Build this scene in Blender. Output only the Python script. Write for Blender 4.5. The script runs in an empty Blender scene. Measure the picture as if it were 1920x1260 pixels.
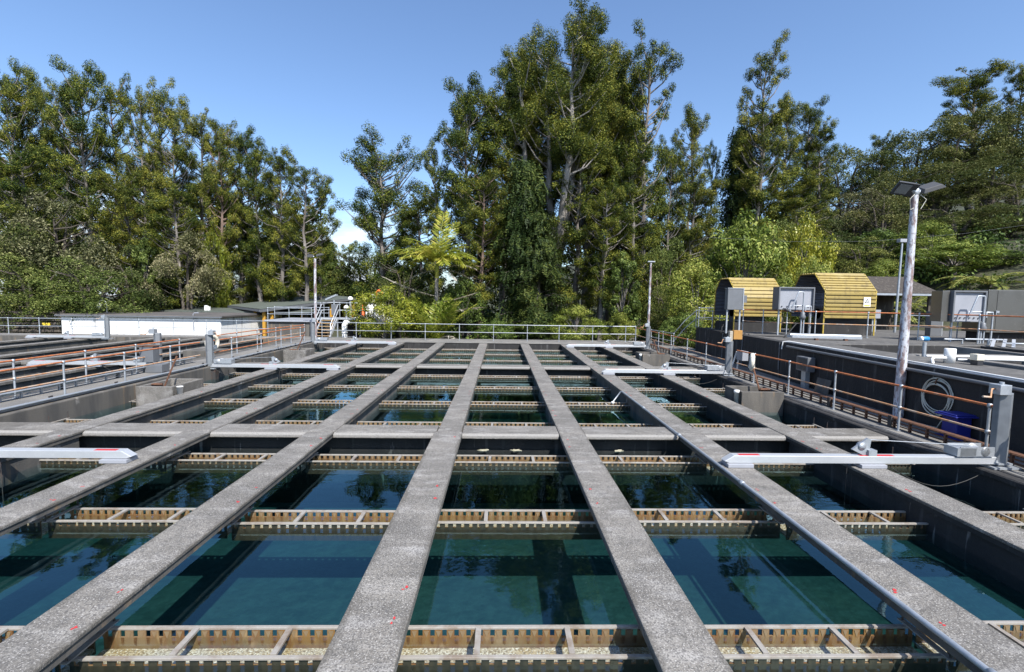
import bpy, math, random
import numpy as np
from mathutils import Vector, Matrix
random.seed(7)
S = bpy.context.scene
COL = S.collection
R = math.radians
OFF = {}

# ------------------------------------------------------------------ mesh helper
class MB:
    def __init__(s):
        s.v = []; s.f = []; s.m = []; s.s = []
    def add(s, vs, fs, mi=0, sm=False):
        o = len(s.v)
        s.v += [tuple(p) for p in vs]
        for f in fs:
            s.f.append(tuple(i + o for i in f)); s.m.append(mi); s.s.append(sm)
        return s
    def bx(s, x0, x1, y0, y1, z0, z1, mi=0):
        v = [(x0,y0,z0),(x1,y0,z0),(x1,y1,z0),(x0,y1,z0),(x0,y0,z1),(x1,y0,z1),(x1,y1,z1),(x0,y1,z1)]
        return s.add(v, [(0,3,2,1),(4,5,6,7),(0,1,5,4),(1,2,6,5),(2,3,7,6),(3,0,4,7)], mi)
    def box(s, c, d, M=None, mi=0):
        c = Vector(c); v = []
        for z in (-1,1):
            for x, y in ((-1,-1),(1,-1),(1,1),(-1,1)):
                p = Vector((x*d[0]/2, y*d[1]/2, z*d[2]/2))
                if M is not None: p = M @ p
                v.append(c + p)
        return s.add(v, [(0,3,2,1),(4,5,6,7),(0,1,5,4),(1,2,6,5),(2,3,7,6),(3,0,4,7)], mi)
    def bar(s, a, b, w, h, mi=0):
        """rectangular bar from a to b, w across, h in the up direction"""
        a = Vector(a); b = Vector(b); d = (b-a).normalized()
        up = Vector((0,0,1)) if abs(d.z) < .95 else Vector((0,1,0))
        sd = d.cross(up).normalized(); up = sd.cross(d)
        v = []
        for p in (a, b):
            for i, j in ((-1,-1),(1,-1),(1,1),(-1,1)):
                v.append(p + sd*i*w/2 + up*j*h/2)
        return s.add(v, [(0,1,2,3),(7,6,5,4),(0,4,5,1),(1,5,6,2),(2,6,7,3),(3,7,4,0)], mi)
    def tube(s, pts, r, n=8, mi=0, caps=True):
        pts = [Vector(p) for p in pts]
        rs = r if isinstance(r, (list, tuple)) else [r]*len(pts)
        v = []; f = []; ref = None
        for i, p in enumerate(pts):
            if i == 0: d = pts[1]-pts[0]
            elif i == len(pts)-1: d = pts[-1]-pts[-2]
            else: d = (pts[i+1]-pts[i]).normalized() + (pts[i]-pts[i-1]).normalized()
            d = d.normalized() if d.length > 1e-9 else Vector((0,0,1))
            if ref is None:
                ref = Vector((1,0,0)) if abs(d.x) < .9 else Vector((0,1,0))
            a = (ref - d*ref.dot(d)).normalized(); b = d.cross(a); ref = a
            for k in range(n):
                t = 2*math.pi*k/n
                v.append(p + (a*math.cos(t) + b*math.sin(t))*rs[i])
        for i in range(len(pts)-1):
            for k in range(n):
                k2 = (k+1) % n
                f.append((i*n+k, i*n+k2, (i+1)*n+k2, (i+1)*n+k))
        s.add(v, f, mi, True)
        if caps:
            o = len(pts)-1
            s.add([v[k] for k in range(n)], [tuple(reversed(range(n)))], mi)
            s.add([v[o*n+k] for k in range(n)], [tuple(range(n))], mi)
        return s
    def lathe(s, c, prof, n=16, axis='z', mi=0):
        v = []; f = []; c = Vector(c)
        for r, z in prof:
            for k in range(n):
                t = 2*math.pi*k/n; p = (r*math.cos(t), r*math.sin(t), z)
                if axis == 'x': p = (p[2], p[0], p[1])
                if axis == 'y': p = (p[0], p[2], p[1])
                v.append(c + Vector(p))
        for i in range(len(prof)-1):
            for k in range(n):
                k2 = (k+1) % n
                f.append((i*n+k, i*n+k2, (i+1)*n+k2, (i+1)*n+k))
        return s.add(v, f, mi, True)
    def prism(s, poly, ext, mi=0):
        """closed 3D polygon extruded by the vector ext"""
        ext = Vector(ext); a = [Vector(p) for p in poly]; n = len(a)
        v = a + [p+ext for p in a]
        f = [tuple(reversed(range(n))), tuple(range(n, 2*n))] + [(i, (i+1)%n, n+(i+1)%n, n+i) for i in range(n)]
        return s.add(v, f, mi)
    def build(s, name, mat, parent=None, bevel=0, fix=False):
        o0 = OFF.get(parent, Vector((0,0,0))) if parent is not None else Vector((0,0,0))
        me = bpy.data.meshes.new(name)
        me.from_pydata([(p[0]-o0.x, p[1]-o0.y, p[2]-o0.z) for p in s.v], [], s.f)
        mats = mat if isinstance(mat, (list, tuple)) else [mat]
        for m in mats: me.materials.append(m)
        me.polygons.foreach_set('material_index', s.m)
        me.polygons.foreach_set('use_smooth', s.s)
        me.update()
        if fix:
            import bmesh
            b = bmesh.new(); b.from_mesh(me); bmesh.ops.recalc_face_normals(b, faces=b.faces[:]); b.to_mesh(me); b.free()
        o = bpy.data.objects.new(name, me); COL.objects.link(o)
        if parent is not None:
            o.parent = parent; OFF[o] = o0
        if bevel:
            md = o.modifiers.new('edge', 'BEVEL'); md.width = bevel; md.segments = 2; md.limit_method = 'ANGLE'; md.angle_limit = R(40)
        return o

def tag(o, label=None, cat=None, group=None, kind=None):
    if label: o['label'] = label
    if cat: o['category'] = cat
    if group: o['group'] = group
    if kind: o['kind'] = kind
    return o
def thing(name, label, cat, loc=(0,0,0), group=None):
    o = bpy.data.objects.new(name, None); COL.objects.link(o)
    o.empty_display_size = .2; o.location = loc; OFF[o] = Vector(loc)
    return tag(o, label, cat, group)
KIDS = {}
def kids(o):
    return [c for c in bpy.data.objects if c.parent == o]
def copy_tree(o, loc=None, label=None, scale=None, rz=None, tree=None):
    """copy of a thing with copies of its parts and sub-parts"""
    if o.name not in KIDS: KIDS[o.name] = [(c, kids(c)) for c in kids(o)]
    r = o.copy(); COL.objects.link(r)
    if loc is not None: r.location = loc
    if label: r['label'] = label
    if scale is not None: r.scale = scale
    if rz is not None: r.rotation_euler = (0,0,rz)
    for c, sub in KIDS[o.name]:
        d = c.copy(); COL.objects.link(d); d.parent = r
        for e in sub:
            g = e.copy(); COL.objects.link(g); g.parent = d
    return r

# ------------------------------------------------------------------ materials
def material(name, col, rough=.7, metal=0., layers=(), bump=None, spec=.5, coord='world'):
    """col base; layers: (scale, lo, hi, amount, colour) noise masks laid over it; bump (scale, strength, distance)"""
    m = bpy.data.materials.new(name); m.use_nodes = True
    nt = m.node_tree; N = nt.nodes; L = nt.links
    b = N['Principled BSDF']
    b.inputs['Roughness'].default_value = rough; b.inputs['Metallic'].default_value = metal
    b.inputs['Specular IOR Level'].default_value = spec
    if coord == 'world':
        g = N.new('ShaderNodeNewGeometry'); P = g.outputs['Position']
    else:
        g = N.new('ShaderNodeTexCoord'); P = g.outputs['Object']
    cur = None
    for i, (sc, lo, hi, amt, c) in enumerate(layers):
        sv = sc if isinstance(sc, (tuple, list)) else (sc, sc, sc)
        mp = N.new('ShaderNodeMapping'); mp.inputs['Scale'].default_value = sv
        mp.inputs['Location'].default_value = (3.1*i, 1.7*i, 2.3*i)
        L.new(P, mp.inputs['Vector'])
        nz = N.new('ShaderNodeTexNoise'); nz.inputs['Scale'].default_value = 1.; nz.inputs['Detail'].default_value = 4.
        L.new(mp.outputs[0], nz.inputs['Vector'])
        mr = N.new('ShaderNodeMapRange'); mr.clamp = True
        mr.inputs[1].default_value = lo; mr.inputs[2].default_value = hi
        mr.inputs[3].default_value = 0; mr.inputs[4].default_value = amt
        L.new(nz.outputs[0], mr.inputs[0])
        mx = N.new('ShaderNodeMix'); mx.data_type = 'RGBA'
        L.new(mr.outputs[0], mx.inputs[0])
        if cur is None: mx.inputs[6].default_value = (*col, 1)
        else: L.new(cur, mx.inputs[6])
        mx.inputs[7].default_value = (*c, 1)
        cur = mx.outputs[2]
    if cur is None: b.inputs['Base Color'].default_value = (*col, 1)
    else: L.new(cur, b.inputs['Base Color'])
    if bump:
        sc, st, di = bump
        mp = N.new('ShaderNodeMapping')
        mp.inputs['Scale'].default_value = sc if isinstance(sc, (tuple, list)) else (sc, sc, sc)
        L.new(P, mp.inputs['Vector'])
        nz = N.new('ShaderNodeTexNoise'); nz.inputs['Scale'].default_value = 1.; nz.inputs['Detail'].default_value = 3.
        L.new(mp.outputs[0], nz.inputs['Vector'])
        bp = N.new('ShaderNodeBump'); bp.inputs['Strength'].default_value = st; bp.inputs['Distance'].default_value = di
        L.new(nz.outputs[0], bp.inputs['Height']); L.new(bp.outputs[0], b.inputs['Normal'])
    return m

BLK = (.015,.015,.016)
M = {}
M['concrete'] = material('exposed_aggregate_concrete', (.205,.19,.167), .9, 0, [
    ((.55,.5,.5), .40, .60, .65, (.125,.118,.108)), ((1.2,6,1.2), .5, .68, .45, (.36,.345,.32)), ((1.5,2.4,1.5),.48,.62,.6,(.105,.098,.086)), (4.5,.55,.68,.5,(.09,.085,.076)), ((2.2,5.,2.), .55, .75, .45, (.42,.41,.4)),
    (62, .46, .60, .72, (.06,.057,.055)), (75, .56, .68, .7, (.50,.485,.46)), (27, .55, .68, .45, (.11,.105,.10)), (14, .6, .72, .4, (.1,.1,.1))], bump=(60,.5,.01))
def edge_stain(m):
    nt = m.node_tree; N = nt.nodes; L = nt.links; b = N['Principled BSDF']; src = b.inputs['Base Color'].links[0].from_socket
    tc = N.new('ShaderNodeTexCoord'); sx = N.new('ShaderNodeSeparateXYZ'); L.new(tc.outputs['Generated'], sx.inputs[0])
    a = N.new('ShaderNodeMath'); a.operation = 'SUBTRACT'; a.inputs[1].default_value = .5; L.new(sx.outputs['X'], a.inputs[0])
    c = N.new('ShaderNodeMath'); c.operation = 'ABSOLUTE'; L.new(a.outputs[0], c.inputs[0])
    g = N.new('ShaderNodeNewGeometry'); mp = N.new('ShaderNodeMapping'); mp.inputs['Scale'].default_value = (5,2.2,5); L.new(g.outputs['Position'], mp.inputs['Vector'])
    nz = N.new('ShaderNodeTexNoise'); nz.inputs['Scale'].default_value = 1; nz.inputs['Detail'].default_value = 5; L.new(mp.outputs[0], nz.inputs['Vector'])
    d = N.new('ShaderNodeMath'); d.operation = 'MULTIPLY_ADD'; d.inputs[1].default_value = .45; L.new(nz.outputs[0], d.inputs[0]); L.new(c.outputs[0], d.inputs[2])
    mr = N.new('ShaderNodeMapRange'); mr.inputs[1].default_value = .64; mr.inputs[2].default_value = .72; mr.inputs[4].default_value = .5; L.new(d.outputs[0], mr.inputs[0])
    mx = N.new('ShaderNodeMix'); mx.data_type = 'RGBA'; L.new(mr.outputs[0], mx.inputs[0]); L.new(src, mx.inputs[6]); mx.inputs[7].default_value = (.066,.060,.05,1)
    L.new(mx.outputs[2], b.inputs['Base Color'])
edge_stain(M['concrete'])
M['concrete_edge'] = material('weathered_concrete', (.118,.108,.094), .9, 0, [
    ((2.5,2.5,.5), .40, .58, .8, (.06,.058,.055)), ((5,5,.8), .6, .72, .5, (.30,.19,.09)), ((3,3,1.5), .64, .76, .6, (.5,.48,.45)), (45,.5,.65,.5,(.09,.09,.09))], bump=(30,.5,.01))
M['concrete_dark'] = material('black_stained_concrete', (.026,.025,.025), .9, 0, [
    ((3,3,.35), .42, .6, .85, (.018,.018,.019)), ((6,6,.5), .60, .72, .45, (.14,.14,.14)), (1.3, .6, .75, .4, (.09,.087,.083)), ((9,9,1.2),.68,.74,.6,(.28,.27,.26))], bump=(14,.6,.02))
M['walkway'] = material('walkway_concrete', (.21,.20,.183), .92, 0, [
    (1.1,.45,.65,.7,(.12,.118,.115)), (9,.5,.7,.5,(.15,.145,.14)), (60,.5,.62,.6,(.08,.08,.08)), (.6,.6,.75,.5,(.38,.36,.33))], bump=(40,.4,.01))
M['deck'] = material('old_deck_concrete', (.10,.096,.09), .95, 0, [(.9,.45,.65,.7,(.06,.058,.055)), (5,.5,.7,.6,(.2,.19,.175)), (50,.5,.65,.5,(.06,.06,.06))], bump=(30,.4,.01))
M['galv'] = material('galvanised_steel', (.42,.45,.48), .48, .55, [(7,.4,.7,.6,(.3,.33,.36)), (35,.55,.7,.3,(.55,.57,.6))])
M['post_steel'] = material('dull_post_steel', (.19,.205,.22), .55, .3, [(6,.45,.65,.5,(.13,.14,.155)), ((9,9,2),.6,.72,.4,(.28,.29,.3))])
M['alu'] = material('dull_aluminium', (.52,.54,.56), .45, .45, [(5,.45,.7,.4,(.45,.47,.5)), (50,.5,.7,.2,(.7,.72,.73))])
M['rust_rail'] = material('rusted_orange_pipe', (.46,.15,.055), .75, 0, [(6,.45,.62,.75,(.25,.085,.035)), (16,.56,.68,.6,(.52,.27,.13)), (2.2,.6,.7,.5,(.4,.3,.22))])
M['tan_rail'] = material('weathered_tan_pipe', (.45,.24,.12), .75, 0, [(4,.42,.58,.8,(.42,.36,.3)), (9,.55,.68,.7,(.3,.1,.04))])
M['rust'] = material('brown_rust', (.12,.055,.03), .85, 0, [(12,.45,.65,.7,(.05,.028,.02)), (30,.55,.7,.5,(.2,.09,.04))])
M['dark_steel'] = material('dark_steel', (.05,.048,.047), .7, .2, [(10,.45,.65,.6,(.10,.06,.045))])
M['pole'] = material('flaking_white_pole', (.50,.52,.56), .6, 0, [((7,7,1.5),.50,.57,.85,(.17,.08,.055)), ((22,22,9),.51,.58,.8,(.15,.11,.11)), ((40,40,24),.56,.64,.6,(.36,.38,.43)), ((1.3,1.3,.6),.6,.75,.5,(.3,.15,.09))], bump=(20,.3,.01))
M['tplate'] = material('rust_stained_plate', (.19,.108,.034), .6, 0, [(.7,.42,.62,.8,(.12,.088,.045)), ((14,3,2.5),.42,.6,.8,(.14,.065,.022)), ((9,9,5),.58,.7,.55,(.32,.225,.12)), (1.4,.55,.7,.5,(.22,.17,.11))])
M['tdrip'] = material('brown_drip_stain', (.10,.05,.02), .5, 0, [(20,.45,.65,.6,(.2,.11,.045))])
M['tcusp'] = material('pale_cusp', (.19,.14,.08), .6, 0, [(20,.45,.65,.6,(.2,.13,.07))])
M['tfloor'] = material('gravelly_deposit', (.50,.44,.33), .9, 0, [(3,.42,.6,.7,(.42,.29,.12)), (42,.46,.56,.8,(.20,.14,.07)), (60,.55,.63,.8,(.72,.68,.58))], bump=(60,.8,.02))
M['trim'] = material('beige_grey_bar', (.30,.28,.25), .55, .1, [(5,.48,.66,.7,(.18,.13,.09)), (40,.5,.7,.3,(.40,.385,.36))])
M['twet'] = material('wet_plate', (.035,.032,.02), .5, 0, [((20,20,8),.45,.6,.7,(.018,.018,.012))])
M['bed'] = material('filter_bed', (.13,.152,.135), .95, 0, [(.45,.4,.65,.7,(.165,.15,.10)), (1.6,.42,.62,.65,(.08,.10,.088)), (7,.45,.62,.6,(.175,.19,.16)), (19,.5,.66,.5,(.12,.13,.11))], bump=(5,.9,.06))  # finer mottle also paints ripple caustics into the bed colour
M['algae'] = material('algae_concrete', (.14,.145,.10), .95, 0, [(3,.42,.6,.8,(.075,.085,.055)), (12,.5,.65,.6,(.2,.2,.15))], bump=(9,.8,.05))
M['white_wall'] = material('white_block_wall', (.82,.82,.80), .85, 0, [((1.5,1.5,.28),.60,.72,.75,(.12,.12,.12)), ((6,6,1.2),.64,.74,.5,(.3,.3,.29)), (.7,.5,.7,.3,(.7,.7,.68))])
M['roof_dark'] = material('dark_membrane_roof', (.075,.07,.068), .85, 0, [(.6,.4,.65,.7,(.14,.125,.115)), (3,.5,.7,.5,(.05,.048,.048))])
M['green_roof'] = material('dark_green_iron', (.10,.115,.10), .5, .1, [(1,.5,.7,.3,(.13,.14,.125))])
M['yellow'] = material('faded_yellow_iron', (.30,.225,.065), .6, 0, [((.5,2,2),.48,.66,.55,(.26,.205,.085)), ((6,6,1.5),.52,.68,.7,(.15,.11,.045)), (1.2,.6,.72,.5,(.4,.33,.15))])
M['yellow_trim'] = material('yellow_paint', (.42,.31,.05), .6, 0, [(9,.5,.65,.5,(.25,.17,.04))])
M['ochre'] = material('ochre_post', (.45,.24,.03), .7)
M['iron_grey'] = material('grey_iron_inside', (.13,.14,.17), .6, .2, [(4,.45,.65,.4,(.08,.085,.1))])
M['cabinet'] = material('grey_cabinet', (.15,.16,.175), .5, .2, [(3,.45,.7,.4,(.11,.115,.12))])
M['cab_light'] = material('pale_grey_panel', (.29,.305,.34), .5, 0, [(2,.45,.7,.4,(.22,.235,.265)), ((7,7,2),.6,.72,.4,(.36,.36,.37))])
M['stainless'] = material('dull_stainless', (.20,.195,.18), .38, .75, [(1.5,.4,.7,.5,(.14,.135,.12)), (14,.6,.72,.3,(.32,.3,.27))])
M['white'] = material('white_plastic', (.80,.80,.78), .45, 0, [(4,.6,.75,.3,(.6,.58,.52))])
M['cream'] = material('cream_enamel', (.62,.58,.47), .5)
M['life'] = material('weathered_lifebuoy', (.66,.62,.52), .6, 0, [(9,.5,.65,.5,(.5,.45,.36))])
M['bluep'] = material('blue_plastic', (.012,.018,.19), .5, 0, [(6,.5,.7,.4,(.02,.03,.12))])
M['blue_pump'] = material('blue_enamel', (.02,.20,.45), .4)
M['orange'] = material('orange_plastic', (.85,.14,.03), .5)
M['red'] = material('red_paint', (.45,.03,.035), .8)
M['ink'] = material('black_ink', (.012,.012,.012), .7)
M['signwhite'] = material('sign_white', (.82,.82,.80), .4)
M['signyellow'] = material('sign_yellow', (.75,.55,.05), .4)
M['shingle'] = material('old_shingle', (.045,.038,.032), .95, 0, [(9,.52,.66,.6,(.12,.105,.09)), (2,.5,.7,.5,(.05,.042,.036))], bump=((3,3,20),.8,.05))
M['lampglass'] = material('lamp_glass', (.22,.24,.25), .12, 0)
M['black_plastic'] = material('dark_housing', (.035,.036,.04), .4)
M['steel_lid'] = material('dark_grey_paint', (.05,.052,.057), .65)
M['rope'] = material('pale_hose', (.50,.49,.42), .6)
M['cable'] = material('black_cable', (.02,.02,.02), .6)
M['wood'] = material('weathered_timber', (.36,.33,.27), .85, 0, [((3,3,18),.45,.65,.5,(.22,.19,.15))])
M['boardo'] = material('ochre_board', (.38,.2,.05), .8, 0, [(8,.45,.65,.4,(.25,.13,.04))])
M['ground'] = material('forest_floor', (.045,.05,.025), 1, 0, [(1.2,.4,.65,.7,(.03,.04,.015)), (5,.5,.7,.6,(.085,.07,.04))], bump=(2,.8,.2))
M['bark_pale'] = material('pale_bark', (.30,.28,.26), .95, 0, [((4,4,.8),.45,.62,.7,(.14,.125,.115)), ((6,6,1.5),.6,.72,.6,(.42,.4,.38))], bump=((8,8,2),.6,.04))
M['bark'] = material('grey_bark', (.19,.175,.16), .95, 0, [((3,3,.6),.42,.62,.75,(.09,.075,.065)), ((5,5,1.5),.6,.72,.6,(.42,.38,.35))], bump=((8,8,2),.7,.05))
M['bark_red'] = material('reddish_bark', (.2,.14,.11), .95, 0, [((3,3,.6),.42,.62,.7,(.08,.06,.05)), (4,.6,.72,.6,(.38,.27,.22))], bump=((8,8,2),.7,.05))
M['bark_dark'] = material('dark_bark', (.09,.075,.06), .95, 0, [((4,4,1),.45,.62,.6,(.04,.035,.03)), ((5,5,1.2),.62,.72,.6,(.25,.23,.2))])

def leafmat(name, c1, c2, c3, trans=.2, rough=.55, spec=.14, hue=.04):
    """per-leaf colour from c1/c2/c3, small shift per tree"""
    m = bpy.data.materials.new(name); m.use_nodes = True
    nt = m.node_tree; N = nt.nodes; L = nt.links; N.clear()
    out = N.new('ShaderNodeOutputMaterial'); g = N.new('ShaderNodeNewGeometry'); oi = N.new('ShaderNodeObjectInfo')
    rp = N.new('ShaderNodeValToRGB'); e = rp.color_ramp.elements
    e[0].position = 0; e[0].color = (*c1,1); e[1].position = 1; e[1].color = (*c3,1)
    k = e.new(.6); k.color = (*c2,1)
    mp = N.new('ShaderNodeMapping'); mp.inputs['Scale'].default_value = (.45,.45,.45); L.new(g.outputs['Position'], mp.inputs['Vector'])
    nz = N.new('ShaderNodeTexNoise'); nz.inputs['Scale'].default_value = 1; nz.inputs['Detail'].default_value = 2; L.new(mp.outputs[0], nz.inputs['Vector'])
    ad = N.new('ShaderNodeMath'); ad.operation = 'MULTIPLY_ADD'; ad.inputs[1].default_value = 1.6; ad.inputs[2].default_value = -.8; L.new(nz.outputs[0], ad.inputs[0])
    a2 = N.new('ShaderNodeMath'); a2.operation = 'ADD'; a2.use_clamp = True; L.new(ad.outputs[0], a2.inputs[0]); L.new(g.outputs['Random Per Island'], a2.inputs[1])
    L.new(a2.outputs[0], rp.inputs[0])
    hs = N.new('ShaderNodeHueSaturation')
    h1 = N.new('ShaderNodeMapRange'); h1.inputs[3].default_value = .5-hue; h1.inputs[4].default_value = .5+hue*.5; L.new(oi.outputs['Random'], h1.inputs[0]); L.new(h1.outputs[0], hs.inputs['Hue'])
    h2 = N.new('ShaderNodeMapRange'); h2.inputs[3].default_value = 1.2; h2.inputs[4].default_value = .8; L.new(oi.outputs['Random'], h2.inputs[0]); L.new(h2.outputs[0], hs.inputs['Value'])
    L.new(rp.outputs[0], hs.inputs['Color'])
    b = N.new('ShaderNodeBsdfPrincipled'); b.inputs['Roughness'].default_value = rough; b.inputs['Specular IOR Level'].default_value = spec
    L.new(hs.outputs[0], b.inputs['Base Color'])
    t = N.new('ShaderNodeBsdfTranslucent'); L.new(hs.outputs[0], t.inputs['Color'])
    mx = N.new('ShaderNodeMixShader'); mx.inputs[0].default_value = trans
    L.new(b.outputs[0], mx.inputs[1]); L.new(t.outputs[0], mx.inputs[2]); L.new(mx.outputs[0], out.inputs['Surface'])
    return m
M['lf_kauri'] = leafmat('kauri_leaf', (.016,.034,.008), (.075,.108,.018), (.285,.285,.045), hue=.025)
M['lf_kanuka'] = leafmat('fine_olive_leaf', (.03,.048,.012), (.085,.11,.032), (.21,.22,.075), hue=.03)
M['lf_bush'] = leafmat('fine_green_leaf', (.045,.07,.015), (.13,.17,.042), (.29,.32,.10), hue=.03)
M['lf_pale'] = leafmat('pale_flowering_leaf', (.05,.06,.025), (.15,.155,.07), (.34,.32,.18), hue=.02)
M['lf_bright'] = leafmat('bright_broad_leaf', (.06,.095,.018), (.18,.235,.035), (.38,.40,.10), .25, .5, .18)
M['lf_yellow'] = leafmat('yellow_green_leaf', (.10,.14,.012), (.27,.30,.03), (.46,.44,.06), .35, .4, .4, .02)
M['lf_mid'] = leafmat('mid_green_leaf', (.025,.045,.01), (.08,.125,.025), (.20,.26,.06), .2, .5, .18)
M['lf_rimu'] = leafmat('dark_weeping_leaf', (.02,.036,.01), (.042,.068,.017), (.11,.135,.03), .2)
M['lf_palm'] = leafmat('palm_leaflet', (.12,.17,.015), (.26,.31,.035), (.48,.46,.09), .35, .4, .4, .02)
M['lf_dead'] = leafmat('dry_frond', (.22,.19,.14), (.36,.33,.27), (.52,.49,.43), .2, .7, .2, .01)
M['lf_fern'] = leafmat('fern_frond', (.09,.12,.02), (.20,.23,.045), (.34,.32,.09), .3, .5, .3, .02)

def water_mat(name, absorb):
    m = bpy.data.materials.new(name); m.use_nodes = True
    nt = m.node_tree; N = nt.nodes; L = nt.links; N.clear()
    out = N.new('ShaderNodeOutputMaterial')
    g = N.new('ShaderNodeNewGeometry')
    def nz(sc, det):
        mp = N.new('ShaderNodeMapping'); mp.inputs['Scale'].default_value = sc; L.new(g.outputs['Position'], mp.inputs['Vector'])
        n = N.new('ShaderNodeTexNoise'); n.inputs['Scale'].default_value = 1; n.inputs['Detail'].default_value = det
        L.new(mp.outputs[0], n.inputs['Vector']); return n
    a = nz((.9,1.3,1), 2); b = nz((6,9,1), 2)
    # rougher patches where the wind or inflow touches the surface
    p = nz((.25,.3,1), 1)
    pm = N.new('ShaderNodeMapRange'); pm.inputs[1].default_value=.42; pm.inputs[2].default_value=.62; pm.inputs[3].default_value=.15; pm.inputs[4].default_value=1.; L.new(p.outputs[0], pm.inputs[0])
    mu = N.new('ShaderNodeMath'); mu.operation='MULTIPLY'; L.new(b.outputs[0], mu.inputs[0]); L.new(pm.outputs[0], mu.inputs[1])
    b1 = N.new('ShaderNodeBump'); b1.inputs['Strength'].default_value = 1; b1.inputs['Distance'].default_value = .006; L.new(a.outputs[0], b1.inputs['Height'])
    b2 = N.new('ShaderNodeBump'); b2.inputs['Strength'].default_value = 1; b2.inputs['Distance'].default_value = .0022; L.new(mu.outputs[0], b2.inputs['Height']); L.new(b1.outputs[0], b2.inputs['Normal'])
    dt = N.new('ShaderNodeVectorMath'); dt.operation = 'DOT_PRODUCT'; L.new(b2.outputs[0], dt.inputs[0]); L.new(g.outputs['Incoming'], dt.inputs[1])
    ab = N.new('ShaderNodeMath'); ab.operation = 'ABSOLUTE'; L.new(dt.outputs['Value'], ab.inputs[0])
    om = N.new('ShaderNodeMath'); om.operation = 'SUBTRACT'; om.use_clamp = True; om.inputs[0].default_value = 1; L.new(ab.outputs[0], om.inputs[1])
    pw = N.new('ShaderNodeMath'); pw.operation = 'POWER'; pw.inputs[1].default_value = 5; L.new(om.outputs[0], pw.inputs[0])
    fr = N.new('ShaderNodeMath'); fr.operation = 'MULTIPLY_ADD'; fr.inputs[1].default_value = .918; fr.inputs[2].default_value = .082; L.new(pw.outputs[0], fr.inputs[0])
    tr = N.new('ShaderNodeBsdfTransparent')
    gl = N.new('ShaderNodeBsdfGlossy'); gl.inputs['Roughness'].default_value = 0.0; gl.inputs['Color'].default_value = (.55,.9,1,1); L.new(b2.outputs[0], gl.inputs['Normal'])
    mx = N.new('ShaderNodeMixShader'); L.new(fr.outputs[0], mx.inputs[0]); L.new(tr.outputs[0], mx.inputs[1]); L.new(gl.outputs[0], mx.inputs[2])
    L.new(mx.outputs[0], out.inputs['Surface'])
    va = N.new('ShaderNodeVolumeAbsorption'); va.inputs['Color'].default_value = (*absorb,1); va.inputs['Density'].default_value = 1.
    L.new(va.outputs[0], out.inputs['Volume'])
    return m
M['water'] = water_mat('clear_green_water', (.25,.585,.615))
# ------------------------------------------------------------------ the setting
def hill(x, y):
    t = (x-21)*.40 + (y-34)*.10
    h = -.9 + (t if t > 0 else 0)
    if t > 9: h = -.9 + 9 + (t-9)*.55
    return h + .35*math.sin(x*.31+1)*math.cos(y*.27)*(1 if y > 40 else .3)
def ground():
    xs = [-400,-220,-140,-90,-70,-60,-52,-46,-42] + [-38+2.*i for i in range(60)] + [86,95,110,140,220,400]
    ys = [-120,-60,-20,-4] + [36+2.5*i for i in range(30)] + [115,130,160,240,420]
    m = MB(); n = len(xs); v = []
    for y in ys:
        for x in xs:
            z = hill(x,y) if y > 30 else (-1.2 if x < 30 else -1.2 + min(max(0,(x-30)*.35), 12))
            if -34 < x < 20 and y < 31: z = -4.
            v.append((x,y,z))
    f = [(j*n+i, j*n+i+1, (j+1)*n+i+1, (j+1)*n+i) for j in range(len(ys)-1) for i in range(n-1)]
    m.add(v, f, 0, True)
    return tag(m.build('ground', M['ground']), kind='structure')
ground()
BX = [-8.76,-6.20,-3.70,-1.045,1.536,4.06,6.35]
LW, RW = -10.9, 8.32            # inner faces of the basin
WZ = -.395                       # water level
# water bodies: closed boxes, bed below
def waterbox(x0,x1,y0,y1,name='water'):
    m = MB(); m.bx(x0,x1,y0,y1,-2.6,WZ)
    return tag(m.build(name, M['water']), kind='structure')
waterbox(LW-.02, RW+.02, -3, 30.02)
waterbox(-33, -13.4, -3, 31.6)
m = MB(); m.add([(LW-.1,-3.1,-1.60),(RW+.1,-3.1,-1.60),(RW+.1,30.1,-1.60),(LW-.1,30.1,-1.60)],[(0,1,2,3)])
tag(m.build('filter_bed', [M['bed'],M['algae']], fix=False), kind='structure')
m = MB(); m.add([(-33.1,-3.1,-2.05),(-13.3,-3.1,-2.05),(-13.3,31.7,-2.05),(-33.1,31.7,-2.05)],[(0,1,2,3)])
tag(m.build('filter_bed', M['bed']), kind='structure')
# walkways
m = MB(); m.bx(-12.95,-11.22,-3,33.2,-.25,-.002)
tag(m.build('walkway', M['walkway'], bevel=.015), kind='structure')
m = MB(); m.bx(8.62,11.6,-3,33.2,-.25,-.002)
tag(m.build('walkway', M['walkway'], bevel=.015), kind='structure')
m = MB(); m.bx(-11.2,8.6,30.45,33.2,-.25,-.006); m.bx(-34,-12.97,32.2,33.6,-.3,-.006)
tag(m.build('walkway', M['walkway']), kind='structure')

# ------------------------------------------------------------------ the tank and its beams
tk = thing('concrete_tank', 'large open concrete settling basin of clear green water under the long beams', 'tank', (0,14,0))
MB().bx(LW-.30,LW,-3,30.44,-2.6,.10).build('side_wall', [M['concrete_edge']], tk, bevel=.03)
m = MB(); m.bx(RW,RW+.28,-3,30.44,-2.6,.0); m.bx(RW-.035,RW,-3,30.44,-.10,-.004)
m.build('side_wall', [M['concrete_dark']], tk, bevel=.02)
m = MB(); m.bx(LW,RW,30.0,30.44,-2.6,.0); m.build('end_wall', M['concrete_dark'], tk)
m = MB(); m.bx(LW+.01,RW-.01,29.96,30.5,.002,.05); m.build('coping', M['walkway'], tk, bevel=.01)

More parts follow.
